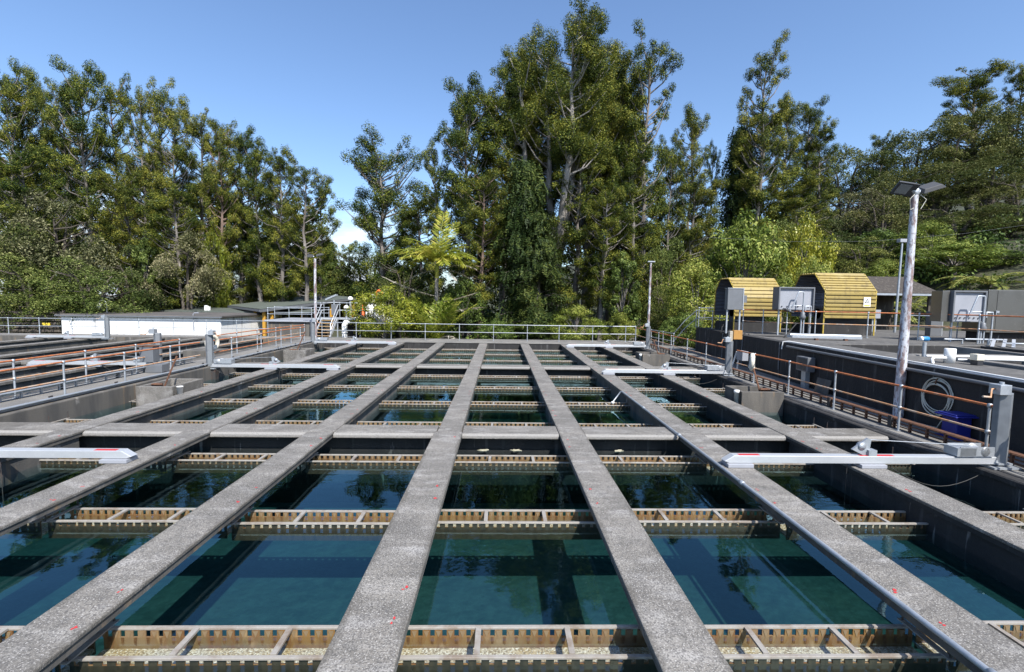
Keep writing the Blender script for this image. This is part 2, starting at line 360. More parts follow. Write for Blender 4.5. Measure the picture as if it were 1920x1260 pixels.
tk2 = thing('concrete_tank', 'second darker basin beyond the left walkway, in front of the white building', 'tank', (-23,14,0))
MB().bx(-13.4,-12.97,-3,32.19,-2.6,-.01).build('side_wall', M['concrete_edge'], tk2)
MB().bx(-33,-13.4,31.6,32.19,-2.6,-.01).build('end_wall', M['concrete_edge'], tk2)
MB().bx(-33.4,-33,-3,32.19,-2.6,-.01).build('side_wall', M['concrete_edge'], tk2)

blabel = ['long concrete beam nearest the left walkway, two posts of rails away from it',
 'long concrete beam second from the left, carrying the ends of the left silver arms',
 'long concrete beam crossing the lower left corner towards the far railing',
 'long concrete beam left of centre, its near slab raised above the cross walkway',
 'long concrete beam right of centre with pale worn patches at the cross walkway',
 'long concrete beam with a grey pipe fixed along its left edge',
 'long concrete beam nearest the right walkway, dark stained on its left face']
rnd = random.Random(3)
def paint(m, x, y, z, r, rn, mi=1):
    """an irregular patch lying on a beam"""
    n = 9; a0 = rn.random()*6
    m.add([(x+math.cos(a0+6.283*k/n)*r*rn.uniform(.35,1.15), y+math.sin(a0+6.283*k/n)*r*rn.uniform(.35,1.3), z) for k in range(n)], [tuple(range(n))], mi)
M['patch'] = material('worn_patch_and_lit_nosing', (.245,.235,.218), .9, 0, [(30,.45,.6,.6,(.25,.24,.23)), (75,.5,.62,.6,(.1,.1,.1))])
TY = [4.34-2.5+2.5*k for k in range(12)]     # back rim of each trough row
for i, x in enumerate(BX):
    w = .272
    m = MB()
    z0, z1 = -.05, 0.0
    if i == 3:
        m.bx(x-w*1.05,x+w*1.05,-3,9.80,-.05,.045); m.bx(x-w*.92,x+w*.92,9.80,29.97,z0,z1)
    else:
        ys = [-3,9.9,19.8,29.97]
        for a, b in zip(ys, ys[1:]): m.bx(x-w,x+w,a+.004,b-.004,z0,z1)
    for k, ty in enumerate(TY[1:]):
        for dy in (.06,-.42):
            if rnd.random() < .8:
                sx = -1 if x > 0 else 1
                zz = (.048 if (i == 3 and ty < 9.8) else .003)
                for q in range(2):
                    paint(m, x+sx*(.17+rnd.uniform(-.03,.03)), ty+dy+rnd.uniform(-.04,.04), zz+.001*q, rnd.uniform(.012,.026), rnd, 1)
    for yy in (10.15, 12.6, 20.0, 9.45):
        if rnd.random() < .75: paint(m, x+rnd.uniform(-.08,.08), yy+rnd.uniform(-.2,.2), .0035 if not (i==3 and yy<9.8) else .0475, rnd.uniform(.07,.13), rnd, 2)
    for q in range(9):                       # pale hairline leaks across the slab
        yy = rnd.uniform(3,29); n_ = 14; zz = .0475 if (i == 3 and yy < 9.7) else .0028; ph = rnd.random()*6; a_ = rnd.uniform(.01,.05)
        top = [(x-w*.97+2*w*.97*k/n_, yy+a_*math.sin(k*.7+ph)+rnd.uniform(-.008,.008), zz) for k in range(n_+1)]
        for k in range(n_):
            if rnd.random() < .8:
                p0, p1 = top[k], top[k+1]; t0, t1 = rnd.uniform(.004,.014), rnd.uniform(.004,.014)
                m.add([p0, p1, (p1[0],p1[1]+t1,zz), (p0[0],p0[1]+t0,zz)], [(0,1,2,3)], 2)
    b = m.build('concrete_beam', [M['concrete'],M['red'],M['patch']], bevel=.012)
    tag(b, blabel[i], 'beam', 'long concrete beams across the basin')
    ww = .17
    mm = MB(); mm.bx(x-w+.014,x+w-.014,-2.95,29.96,-.115,-.0505)
    mm.bx(x-ww,x+ww,10.55,29.95,-.62,-.116)
    if i in (0,6): mm.bx(x-w+.05,x+w-.05,-2,9.78,-.55,-.116)
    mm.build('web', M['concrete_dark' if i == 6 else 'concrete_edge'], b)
for y0, lab in ((9.80,'nearest concrete cross walkway spanning the basin from left to right'), (19.72,'farther concrete cross walkway, thin and grey, halfway to the far railing')):
    m = MB(); e = [LW]+BX+[RW]
    root = None
    for a, b in zip(e, e[1:]):
        a2 = a+(.28 if a != LW else 0); b2 = b-(.28 if b != RW else 0)
        # slab with a sloping nosing
        m.prism([(a2,y0,-.105),(a2,y0,-.05),(a2,y0+.06,-.012),(a2,y0+.68,-.012),(a2,y0+.68,-.105)], (b2-a2,0,0))
    for a, b in zip(e, e[1:]):
        a2 = a+(.285 if a != LW else 0); b2 = b-(.285 if b != RW else 0)
        m.add([(a2,y0-.003,-.09),(b2,y0-.003,-.09),(b2,y0-.003,-.05),(b2,y0+.05,-.0135),(a2,y0+.05,-.0135),(a2,y0-.003,-.05)],[(0,1,2,5),(5,2,3,4)],1)  # lighter nosing strip: bevel's sunlit highlight put into the colour, along with wear
    o = m.build('cross_walkway', [M['concrete'],M['patch']])
    tag(o, lab, 'walkway slab', 'cross walkways over the basin')
    m = MB(); m.bx(LW,RW,y0+.26,y0+.60,-2.05,-.106)
    m.build('cross_wall', M['concrete_dark'], o)

# ------------------------------------------------------------------ weir troughs
def make_trough():
    """unit trough, 2.1 m long along X, centre at the origin, back rim at y = 0"""
    L2 = 1.05; T = thing('weir_trough', 'x', 'trough', (0,0,0), 'rust stained weir troughs hung between the beams')
    m = MB(); n = 22; pit = 2*L2/n; nw = .036
    for (yy, t, ins) in ((0.0,-.012,-1), (-.36,.012,1)):
        # plate under the rim, cut by square notches at the top
        ya, yb = sorted((yy, yy+t))
        m.bx(-L2,L2,ya,yb,-.56,-.385)
        for k in range(n+1):
            a = -L2+(k-.5)*pit+nw/2; b = -L2+(k+.5)*pit-nw/2
            a = max(a,-L2); b = min(b,L2)
            if b > a: m.bx(a,b,ya,yb,-.385,-.326)
            if b > a and ins > 0: m.bx(a,b,ya-.005,ya-.0005,-.386,-.327,3)
        yi = yy + t + (-.004 if ins < 0 else .004)
        if ins > 0: m.bx(-L2,L2,ya-.005,ya-.0005,-.56,-.387,3)
        else: m.bx(-L2,L2,yb+.0005,yb+.005,-.56,-.387,3)
        for k in range(n):
            x = -L2+(k+.5)*pit
            m.add([(x-.012,yi,-.386),(x+.012,yi,-.386),(x+.008,yi,-.455-.02*((k*7)%5)/5),(x-.008,yi,-.455)], [(0,1,2,3)], 1)
            xc = -L2+k*pit+.0
            m.add([(xc-.022,yi*1.0,-.327),(xc+.022,yi,-.327),(xc,yi,-.39-.012*((k*3)%4)/4)], [(0,2,1)], 2)
    m.build('weir_plate', [M['tplate'],M['tdrip'],M['tcusp'],M['twet']], T)
    m = MB(); m.bx(-L2,L2,-.348,-.012,-.53,-.50); m.build('channel_floor', M['tfloor'], T)
    for yy in (.012,-.372):
        MB().bx(-L2,L2,yy-.019,yy+.019,-.324,-.300).build('rim', M['trim'], T, bevel=.004)
    for x in (-L2/3*1.0, L2/3*1.02):
        MB().bx(x-.022,x+.022,-.348,-.012,-.318,-.296).build('crossbar', M['trim'], T)
    for s in (-1,1):
        x = s*(L2-.03)
        MB().bx(x-.025,x+.025,-.46,.10,-.299,-.285).build('end_bar', M['trim'], T)
        for yy in (-.43,.07):
            MB().tube([(x,yy,-.30),(x,yy,-.117)], .009, 6).build('hanger_rod', M['dark_steel'], T)
    return T
ordn = ['nearest','second','third','fourth']
bayn = ['bay along the left wall','second bay from the left','third bay from the left','bay left of raised slab','bay right of raised slab','bay left of piped beam','bay right of piped beam','bay along the right wall']
E8 = [LW]+BX+[RW]
tr0 = make_trough(); first = True
for r in range(1,12):
    ty = TY[r]
    if r == 8: continue                       # hidden behind the farther cross walkway
    if r <= 3: where = ['','front','middle','last'][r]+' row before nearest cross walkway'
    elif r <= 7: where = ['front','second','third','last'][r-4]+' row between cross walkways'
    else: where = ['third','second','last'][r-9]+' row by the far end'
    for j in range(8):
        a = E8[j]+.045; b = E8[j+1]-(.045 if j < 7 else .25)
        if j == 0: a = LW + .25
        lab = 'weir trough, %s, %s' % (where, bayn[j])
        o = tr0 if first else copy_tree(tr0)
        o.location = ((a+b)/2, ty + random.Random(r*9+j).uniform(-.03,.03), random.Random(r*5+j).uniform(-.012,.012)); o.scale = ((b-a)/2.1,1,1); o['label'] = lab
        first = False

# ------------------------------------------------------------------ inlet boxes with levers
def inlet_box(x0,x1,y0,y1,zt,label,lever, lo=-.5):
    T = thing('inlet_box', label, 'concrete box', ((x0+x1)/2,(y0+y1)/2,0), 'concrete inlet boxes along the basin walls')
    t = .11
    m = MB(); m.bx(x0,x1,y0,y0+t,lo,zt); m.bx(x0,x1,y1-t,y1,lo,zt); m.bx(x0,x0+t,y0+t,y1-t,lo,zt); m.bx(x1-t,x1,y0+t,y1-t,lo,zt)
    m.build('box_wall', M['concrete'] if x0 < 0 else M['concrete_edge'], T, bevel=.012)
    MB().bx(x0+t,x1-t,y0+t,y1-t,-.42,-.30).build('box_floor', M['concrete_dark'], T)
    lx, ly, tx, ty, tz = lever
    G = thing('sluice_lever', label.replace('concrete inlet box','rusty sluice lever in the concrete box'), 'lever', (lx,ly,zt-.1), 'rusty sluice levers')
    MB().bar((lx,ly,-.28),(tx,ty,tz),.045,.03).build('lever_arm', M['rust'], G)
    m = MB(); m.bx(lx-.12,lx+.12,ly-.03,ly+.03,-.30,zt+.01); m.tube([(lx-.15,ly-.05,zt-.02),(lx+.15,ly-.05,zt-.02)],.03,8); m.build('bracket', M['rust'], G)
inlet_box(7.05,8.30,13.62,14.68,.2,'concrete inlet box by the right walkway, nearest the camera',(8.02,14.2,7.78,14.42,.78))
inlet_box(6.95,8.30,23.05,24.3,.2,'concrete inlet box by the right wall, far end near lamp pole',(8.05,23.6,7.75,24.0,.85))
inlet_box(-10.22,-9.2,13.57,15.0,.2,'concrete inlet box by the left wall, nearest the camera',(-9.95,14.1,-9.72,14.6,.95))
inlet_box(-10.40,-9.33,23.15,24.3,.2,'concrete inlet box by the left wall, far end',(-10.1,23.6,-9.75,24.2,1.05))
m = MB(); m.lathe((6.93,13.70,-.5),[(.001,0),(.06,0),(.06,.66),(.075,.66),(.075,.74),(.001,.74)],14)
tag(m.build('vent_pipe', M['white']), 'short white capped vent pipe beside the right inlet box near the camera', 'pipe')
m = MB(); m.lathe((6.85,23.1,-.5),[(.001,0),(.05,0),(.05,.62),(.065,.62),(.065,.72),(.001,.72)],12)
tag(m.build('vent_pipe', M['white']), 'short white capped vent pipe beside the far right inlet box', 'pipe')
m = MB(); m.lathe((-9.02,13.62,-.05),[(.001,0),(.055,0),(.085,.26),(.09,.26),(.07,.24),(.001,.2)],14)
tag(m.build('plastic_cup', M['white']), 'small white plastic bucket at the corner of the left inlet box', 'bucket')

# ------------------------------------------------------------------ pipe along a beam
T = thing('beam_pipe', 'long grey steel pipe fixed along a beam edge, its far end bent down', 'pipe', (3.7,8,0))
xe = 4.06-.272-.045
MB().tube([(xe,-2,.03),(xe,6,.03),(xe+.0,14.35,.03),(xe-.04,14.42,.01),(xe-.33,14.15,-.24)], [.027]*3+[.025,.02], 10).build('pipe', M['galv'], T)
for y in (3.3,7.1,9.7,12.2):
    MB().lathe((xe,y,.03),[(.028,-.05),(.037,-.045),(.037,.045),(.028,.05)],12,'y').build('collar', M['galv'], T)
MB().lathe((xe-.34,14.13,-.26),[(.001,-.03),(.045,-.03),(.05,.03),(.001,.04)],10).build('nozzle', M['white'], T)

M['scum'] = material('pale_floating_scum', (.42,.40,.31), .9, 0, [(14,.45,.65,.7,(.2,.2,.13))])
rs = random.Random(12)
for x, lab in ((-.32,'small pale scum patch floating by the cross wall, leftmost of three'),(.36,'pale scum patch floating by the cross wall in the middle bay'),(2.55,'pale scum patch floating by the cross wall, rightmost of three')):
    m = MB(); n = 13; a = [rs.uniform(.5,1.2) for _ in range(n)]
    v = [(x+math.cos(6.283*k/n)*.13*a[k], 9.93+math.sin(6.283*k/n)*.07*a[k], WZ+.004) for k in range(n)]
    v += [(p[0],p[1],WZ+.012) for p in v]
    m.add(v, [tuple(range(n,2*n)), tuple(reversed(range(n)))]+[(k,(k+1)%n,n+(k+1)%n,n+k) for k in range(n)])
    tag(m.build('scum_patch', M['scum']), lab, 'scum', 'scum patches floating by the cross wall')

# ------------------------------------------------------------------ davit arms
def make_arm():
    """boom along -X from the post at the origin; 4.85 m long"""
    T = thing('swing_arm', 'x', 'swing arm', (0,0,0), 'silver swing arms with posts on the basin walls')
    MB().prism([(-4.78,-.07,.07),(-4.86,-.07,.10),(-4.70,-.07,.20),(-.12,-.07,.20),(-.12,-.07,.07)],(0,.15,0)).build('boom', M['alu'], T, bevel=.008, fix=True)
    MB().bx(-4.60,-4.24,-.05,.03,.2005,.203).build('red_strip', M['red'], T); MB().bx(-2.5,-1.9,-.05,.03,.2005,.203).build('red_strip', M['red'], T)
    for x in (-4.58,-2.28): MB().bx(x-.24,x+.2,-.13,.13,.005,.066).build('pad', M['cab_light'], T, bevel=.006)
    m = MB(); m.prism([(-2.42,-.015,.2),(-2.62,-.015,.30),(-2.36,-.015,.50),(-2.30,-.015,.47),(-2.33,-.015,.2)],(0,.04,0)); m.lathe((-2.46,.005,.36),[(.001,-.03),(.07,-.03),(.05,0),(.07,.03),(.001,.03)],12,'y'); m.bx(-2.36,-2.22,-.06,.07,.2,.30)
    m.build('pulley_bracket', M['galv'], T, fix=True)
    w = MB(); w.bx(-.85,-.52,-.10,.16,.215,.36); w.bx(-.80,-.2,-.10,-.08,.22,.38); w.bx(-.80,-.2,.14,.16,.22,.38)
    w.build('winch_frame', M['galv'], T)
    MB().lathe((-.36,.03,.30),[(.001,-.13),(.085,-.13),(.085,-.11),(.05,-.10),(.05,.10),(.085,.11),(.085,.13),(.001,.13)],14,'y').build('winch_drum', M['alu'], T)
    MB().tube([(-2.38,.02,.47),(-.4,.02,.37)],.007,6).build('wire', M['galv'], T)
    pts = [(-2.0+1.8*t,-.09,.02-.33*math.sin(math.pi*t)*1.0) for t in [i/12 for i in range(13)]]
    MB().tube(pts,.007,6).build('slack_cable', M['cable'], T)
    for dx in (-.05,.05): MB().tube([(-2.62+dx,.02,.16),(-2.62+dx,.02,-1.3)],.006,5).build('chain', M['dark_steel'], T)
    # post with a hinge plate, crank box on top
    m = MB(); m.prism([(-.11,-.02,.04),(.02,-.10,.04),(.13,-.02,.04),(.13,.09,.04),(-.11,.09,.04)],(0,0,1.27))
    p = m.build('post', M['post_steel'], T, bevel=.01, fix=True)
    MB().bx(-.24,.24,-.16,.18,.006,.04).build('base_plate', M['galv'], T)
    q = MB(); q.bx(-.22,-.02,-.12,.08,1.29,1.46); q.tube([(-.1,-.02,1.46),(-.1,-.02,1.50)],.035,10)
    bx_ = q.build('crank_box', M['galv'], T, bevel=.006)
    q = MB(); q.tube([(-.2,-.02,1.38),(-.28,-.03,1.38),(-.36,-.1,1.25)],.014,8); q.tube([(-.36,-.1,1.25),(-.52,-.12,1.265)],.018,8)
    q.build('crank_handle', M['tan_rail'], bx_)
    q = MB(); q.bx(-.13,.13,-.11,.10,.07,.10); q.tube([(-.10,-.05,.12),(-.10,.12,.12)],.03,8); q.build('hinge', M['galv'], T)
    return T
arm0 = make_arm()
AL = [(8.70,7.95,1,'silver swing arm nearest on the right, red strips on top, by the blue bin'),
 (8.72,17.95,1,'silver swing arm halfway along the right side, lying over the beams from its grey post'),
 (8.72,28.0,1,'silver swing arm farthest on the right, by the lamp pole at the far end'),
 (-11.0,8.0,-1,'silver swing arm reaching in from the left picture edge, red strip at its tip'),
 (-11.0,18.35,-1,'silver swing arm halfway along the left side, with a lifebuoy beside its post'),
 (-11.0,28.4,-1,'silver swing arm farthest on the left, below the stairs'),
 (-13.15,18.65,-1,'silver swing arm over the second basin behind the left rails, halfway along'),
 (-24.1,29.95,-1,'silver swing arm far off over the second basin, before the white building')]
for i, (x,y,s,lab) in enumerate(AL):
    o = arm0 if i == 0 else copy_tree(arm0)
    o.location = (x,y,0); o['label'] = lab
    if s < 0:
        if i < 6: o.scale = (-1.01,1,1)
        else: o.scale = (1,1,1)

# ------------------------------------------------------------------ second basin beams
lb = ['beam of the second basin nearest the left walkway','second beam of the left basin, behind the rails','third beam of the left basin, long and grey','fourth beam of the left basin, dark sided','fifth beam of the left basin, near the far rail','sixth beam of the left basin, farthest left']
for i, x in enumerate([-15.7,-17.9,-19.6,-22.0,-25.6,-28.2]):
    m = MB(); m.bx(x-.27,x+.27,-3,31.55,-.10,0)
    b = m.build('concrete_beam', M['concrete'], bevel=.012); tag(b, lb[i], 'beam', 'concrete beams of the left basin')
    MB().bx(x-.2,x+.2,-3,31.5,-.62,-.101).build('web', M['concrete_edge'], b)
for y0, lab in ((9.8,'cross walkway of the left basin at the left picture edge'),(19.7,'cross walkway of the left basin behind the rails')):
    e = [-33,-28.2,-25.6,-22.0,-19.6,-17.9,-15.7,-13.4]; m = MB()
    for a, b in zip(e, e[1:]): m.bx(a+.275,b-.275,y0,y0+.7,-.12,-.01)
    o = m.build('cross_walkway', M['concrete'], bevel=.01); tag(o, lab, 'walkway slab', 'cross walkways of the left basin')
    MB().bx(-33,-13.4,y0+.1,y0+.6,-2,-.125).build('cross_wall', M['concrete_dark'], o)
m = MB(); m.bx(-14.9,-13.42,22.8,24.0,-.5,.16)
tag(m.build('inlet_box', M['concrete_edge'], bevel=.015), 'concrete inlet box of the left basin beyond the rails', 'concrete box')
# ------------------------------------------------------------------ railings
def railing(name, label, group, posts, top=1.0, mid=.52, mt='rust_rail', mm='tan_rail', mp='galv', r=.024, skip=(), ext=(0,0), knuckle=True):
    """posts: (x, y, z) feet in order; rails run through them"""
    T = thing(name, label, 'railing', posts[0], group)
    P = [Vector(p) for p in posts]
    def line(h):
        L_ = [p+Vector((0,0,h)) for p in P]
        if ext[0]: L_[0] = L_[0] + (L_[0]-L_[1]).normalized()*ext[0]
        if ext[1]: L_[-1] = L_[-1] + (L_[-1]-L_[-2]).normalized()*ext[1]
        return L_
    MB().tube(line(top), r, 8).build('top_rail', M[mt], T)
    MB().tube(line(mid), r*.92, 8).build('mid_rail', M[mm], T)
    for i, p in enumerate(P):
        if i in skip: continue
        m = MB(); m.tube([p+Vector((0,0,.0)), p+Vector((0,0,top-.02))], r*1.0, 8)
        if knuckle:
            for h in (top, mid):
                m.lathe(p+Vector((0,0,h)), [(r*.9,-.045),(r*1.55,-.035),(r*1.7,0),(r*1.55,.03),(r*.5,.04)], 8)
        m.bx(p.x-.05,p.x+.05,p.y-.05,p.y+.05,p.z,p.z+.012)
        m.build('post', M[mp], T)
    return T
GR = 'rusty orange pipe railings beside the basin'
railing('pipe_railing','rusty orange railing leaving the right picture edge beside the nearest grey post',GR,[(8.92,1.6,0),(8.92,3.6,0),(8.92,5.6,0),(8.92,7.4,0)],ext=(0,.25))
railing('pipe_railing','rusty orange railing on the right walkway between nearest and middle posts, carrying a lifebuoy',GR,[(8.87,8.35,0),(8.87,10.27,0),(8.87,12.35,0),(8.87,14.37,0),(8.87,16.4,0)],ext=(.12,1.25))
railing('pipe_railing','rusty orange railing along the far half of the right walkway',GR,[(8.9,18.4,0),(8.9,20.4,0),(8.9,22.5,0),(8.92,24.7,0),(8.95,26.8,0),(9.0,28.9,0),(9.1,31.9,0)],ext=(.2,0))
railing('pipe_railing','rusty orange railing on the basin side of the left walkway, nearer half',GR,[(-11.34,6.6,0),(-11.34,8.7,0),(-11.34,10.7,0),(-11.36,12.68,0),(-11.36,14.7,0),(-11.34,16.7,0)],ext=(0,1.6))
railing('pipe_railing','rusty orange railing on the basin side of the left walkway, beyond the lifebuoy',GR,[(-11.3,18.8,0),(-11.3,20.4,0),(-11.3,22.9,0),(-11.45,25.3,0),(-11.4,27.6,0)],mm='rust_rail',ext=(0,.6))
railing('pipe_railing','rusty orange railing edging the second basin, nearer stretch on the left',GR,[(-12.8,6.8,0),(-12.8,8.8,0),(-12.8,10.8,0),(-12.8,12.85,0),(-12.85,15.1,0),(-12.8,17.1,0),(-12.8,19.4,0)],ext=(0,0))
railing('pipe_railing','rusty orange railing edging the second basin, distant stretch towards the stairs',GR,[(-12.65,21.4,0),(-12.65,23.3,0),(-12.63,25.2,0),(-12.5,27,0),(-12.4,28.7,0),(-12.3,30.4,0)])
railing('pipe_railing','galvanised railing along the far end of the basin in front of the trees','galvanised pipe railings',
  [(-11.9,32.3,0),(-9.6,32.2,0),(-7.26,32.1,0),(-4.99,32.05,0),(-2.71,31.97,0),(-.44,31.87,0),(1.81,31.82,0),(3.92,31.75,0),(6.16,31.75,0),(8.42,31.94,0),(9.1,32.0,0)],1.07,.55,'galv','galv')
railing('pipe_railing','galvanised railing in front of the white building on the far left','galvanised pipe railings',
  [(-37.2,32.9,0),(-35.1,32.9,0),(-32.93,32.9,0),(-31.0,33.0,0),(-28.86,33.0,0),(-26.7,33.0,0),(-24.42,33.0,0),(-22.11,33.0,0),(-19.93,33.0,0),(-17.9,33.0,0),(-15.8,33.0,0)],1.07,.55,'galv','galv')
railing('pipe_railing','galvanised railing climbing from the right walkway to the upper deck by the shrubs','galvanised pipe railings',
  [(9.7,30.5,0),(9.85,28.7,0),(9.95,27.2,0),(10.45,26.95,.75),(11.0,26.7,1.35),(11.3,25.3,1.35)],.95,.5,'galv','galv',skip=(3,))
railing('pipe_railing','galvanised guard rail on the corner of the upper deck, left of the grey panel','galvanised pipe railings',
  [(11.35,27.2,1.35),(12.2,26.4,1.35),(11.9,24.6,1.35),(11.75,23.4,1.35)],1.1,.55,'galv','galv')
railing('pipe_railing','rusty railing round the upper deck in front of the yellow hoods','rusty railings on the upper deck',
  [(11.72,22.9,1.35),(12.2,22.0,1.35),(12.9,21.3,1.35),(13.84,20.75,1.35),(15.64,20.05,1.35),(17.1,19.2,1.35),(18.1,17.7,1.35),(18.25,15.7,1.35),(18.4,13.5,1.35)],1.08,.55,'rust_rail','tan_rail')
railing('pipe_railing','inner rusty railing of the upper deck behind the railed recess','rusty railings on the upper deck',
  [(18.8,21.6,1.35),(20.1,20.6,1.35),(20.9,18.8,1.35),(21.6,16.5,1.35)],.95,.5,'galv','tan_rail')

# kick-rail trays and pipes beside the walkways
def tray(label, x, y0, y1, mt, z0=.06, step=.42, gap=()):
    T = thing('cable_tray', label, 'cable tray', (x,y0,0), 'low cable trays along the walkways')
    m = MB()
    for z in (z0, z0+.07, z0+.14): m.bx(x-.012,x+.012,y0,y1,z,z+.022)
    m.bx(x+.02,x+.16,y0,y1,z0+.155,z0+.17)
    y = y0+.2
    while y < y1:
        m.bx(x-.02,x-.0125,y-.02,y+.02,z0-.05,z0+.17); m.bx(x+.0125,x+.03,y-.02,y+.02,z0-.05,z0+.15); y += step
    m.build('tray', M[mt], T)
    for k in range(int((y1-y0)/2.05)):
        yy = y0+.9+k*2.05
        m = MB(); m.bx(x-.05,x-.0205,yy-.05,yy+.05,0,z0+.2); m.build('bracket', M['dark_steel'], T)
    return T
tray('rusty cable tray along the foot of the right railing',8.98,1.5,30.5,'rust')
tray('grey cable tray with dark brackets along the basin side of the left walkway',-11.16,3,29.0,'galv',.03,.55)
tray('pale cable tray along the foot of the far left-walkway railing',-12.7,5,20.0,'galv',.05,.55)
m = MB(); m.tube([(-11.1,3,.15),(-11.1,17.6,.15)],.05,10); m.tube([(-11.06,3,.05),(-11.06,28,.05)],.03,8)
tag(m.build('service_pipe', M['galv']), 'grey service pipes running along the top of the left basin wall', 'pipe')
m = MB(); m.tube([(9.5,30,.06),(9.7,20,.06),(9.75,15.5,.05)],.03,8)
tag(m.build('service_pipe', M['cabinet']), 'grey conduit lying on the right walkway near the lifebuoy', 'pipe')
m = MB(); m.tube([(9.55,29,.05),(9.62,19,.05)],.018,6)
tag(m.build('blue_conduit', M['blue_pump']), 'thin blue conduit on the right walkway', 'conduit')
# ------------------------------------------------------------------ right: retaining wall and upper deck
def wx(y): return 9.93+(y-10)*.0705
DZ = 1.35
T = thing('upper_tank', 'raised dark concrete tank along the right walkway carrying the yellow hoods', 'tank', (wx(12),12,0))
MB().prism([(wx(-3),-3,-.2),(wx(26.6),26.6,-.2),(wx(26.6)+.4,26.6,-.2),(wx(-3)+.4,-3,-.2)],(0,0,1.55)).build('retaining_wall', M['concrete_dark'], T, bevel=.02)
m = MB()
m.prism([(wx(-3)+.402,-3,.9),(wx(26.6)+.402,26.6,.9),(11.9,26.6,.9),(11.9,-3,.9)],(0,0,DZ-.9-.003))
m.bx(11.902,30,16.9,26.59,-.9,DZ-.003); m.bx(17.4,30,-3,16.898,-.9,DZ-.003)
m.build('deck', M['deck'], T, bevel=.015)
MB().bx(11.902,17.398,-3,16.898,-.9,-.5).build('recess_floor', M['concrete_dark'], T)
m = MB(); m.bx(11.903,15.6,13.9,14.3,-.5,DZ-.04); m.bx(13.2,13.5,-2,13.89,-.5,DZ-.06); m.bx(16.2,16.35,14.31,16.89,-.5,DZ-.01)
m.build('ledge', M['walkway'], T, bevel=.04)
m = MB(); m.bx(11.93,17.37,16.86,16.896,-.5,DZ-.03); m.bx(11.904,11.929,-3,16.86,-.5,DZ-.03); m.bx(17.371,17.398,-3,16.86,-.5,DZ-.03); m.bx(11.93,15.58,13.87,13.898,-.5,DZ-.12); m.build('recess_wall', M['concrete_dark'], T)
MB().prism([(wx(26.6),26.62,-.3),(14,26.62,-.3),(22,26.62,-.3),(22,26.9,-.3),(wx(26.6),26.9,-.3)],(0,0,1.64)).build('back_wall', M['concrete_dark'], T)

# pipes along the wall top
for z, dx, r, mt, y0, lab in ((1.23,-.07,.04,'cabinet',17.0,'grey conduit bracketed along the face of the dark wall, lowest of the three'),
                          (1.37,.02,.02,'galv',17.2,'thin bright pipe along the edge of the dark wall top'),
                          (1.39,.16,.022,'white',17.3,'white pipe lying along the dark wall top, farthest from the edge')):
    pts = [(wx(y)+dx,y,z) for y in (y0,12,7,1)]
    if mt == 'white': pts = [(wx(y0)-.04,y0+.1,1.1),(wx(y0)-.03,y0+.05,z-.02)] + pts
    T2 = MB().tube(pts, r, 8).build('service_pipe', M[mt]); tag(T2, lab, 'pipe', 'pipes along the dark wall top')

# yellow corrugated hoods
def hood(label, x0, x1, prof, pitch, sign):
    T = thing('corrugated_hood', label, 'machine hood', ((x0+x1)/2, prof[0][0], DZ), 'yellow corrugated hoods on the upper deck')
    # walk the profile, alternate ridge and groove
    path = []
    for (a, b) in zip(prof, prof[1:]):
        A = Vector((0,a[0],a[1])); B = Vector((0,b[0],b[1])); d = B-A; n = max(2, round(d.length/pitch)); nn = Vector((0,d.z,-d.y)).normalized()*-1
        for k in range(n):
            for f, o in ((0,0),(.10,.05),(.56,.05),(.70,0)):
                path.append((A + d*((k+f)/n) + nn*o, nn))
    path.append((Vector((0,prof[-1][0],prof[-1][1])), nn))
    def sheet(off, mat, name):
        v = []; f = []
        for p, q in path:
            p = p - q*off; v += [(x0,p.y,p.z),(x1,p.y,p.z)]
        for i in range(len(path)-1): f.append((2*i,2*i+1,2*i+3,2*i+2))
        MB().add(v, f).build(name, M[mat], T)
    sheet(0,'yellow','shell'); sheet(.02,'iron_grey','lining')
    for x in (x0,x1):
        MB().tube([(x,p[0],p[1]) for p in prof], .03, 6).build('edge_trim', M['yellow_trim'], T)
        for p in (prof[0], prof[-1]): MB().bx(x-.025,x+.025,p[0]-.025,p[0]+.025,DZ,p[1]).build('leg', M['yellow_trim'], T)
    m = MB(); m.bx(x0+.04,x1-.04,prof[0][0]+.06,prof[-1][0]-.1,DZ,DZ+.45); m.build('plinth', M['concrete_dark'], T)
    m = MB(); m.bx(x0+.3,x1-.5,prof[0][0]+.5,prof[0][0]+1.2,DZ+.451,2.6); m.tube([(x0+.3,prof[0][0]+.9,2.3),(x1-.2,prof[0][0]+.9,2.3)],.25,12); m.build('drive_unit', M['steel_lid'], T)
    if sign:
        sx = x1-.44; y = prof[0][0]-.05; z = 2.72
        m = MB(); m.bx(sx-.16,sx+.16,y-.008,y,z-.05,z+.38); s = m.build('warning_sign', M['signwhite'], T)
        yy = y-.010
        def tri(c, r, mi, dy): m.add([(c[0]-r*.9,yy-dy,c[1]-r*.55),(c[0]+r*.9,yy-dy,c[1]-r*.55),(c[0],yy-dy,c[1]+r)], [(0,1,2)], mi)
        m = MB(); tri((sx,z+.19),.135,0,0); tri((sx,z+.183),.082,1,.002)
        # a hand struck by a jagged line
        m.add([(sx-.015,yy-.004,z+.15),(sx+.022,yy-.004,z+.15),(sx+.016,yy-.004,z+.19),(sx+.003,yy-.004,z+.225),(sx-.008,yy-.004,z+.19)],[(0,1,2,3,4)],0)
        m.add([(sx-.045,yy-.004,z+.148),(sx-.025,yy-.004,z+.148),(sx-.012,yy-.004,z+.19)],[(0,1,2)],0)
        m.bx(sx-.13,sx+.13,yy-.002,yy,z-.025,z+.03,2)
        m.build('pictogram', [M['ink'],M['signwhite'],M['signyellow']], s)
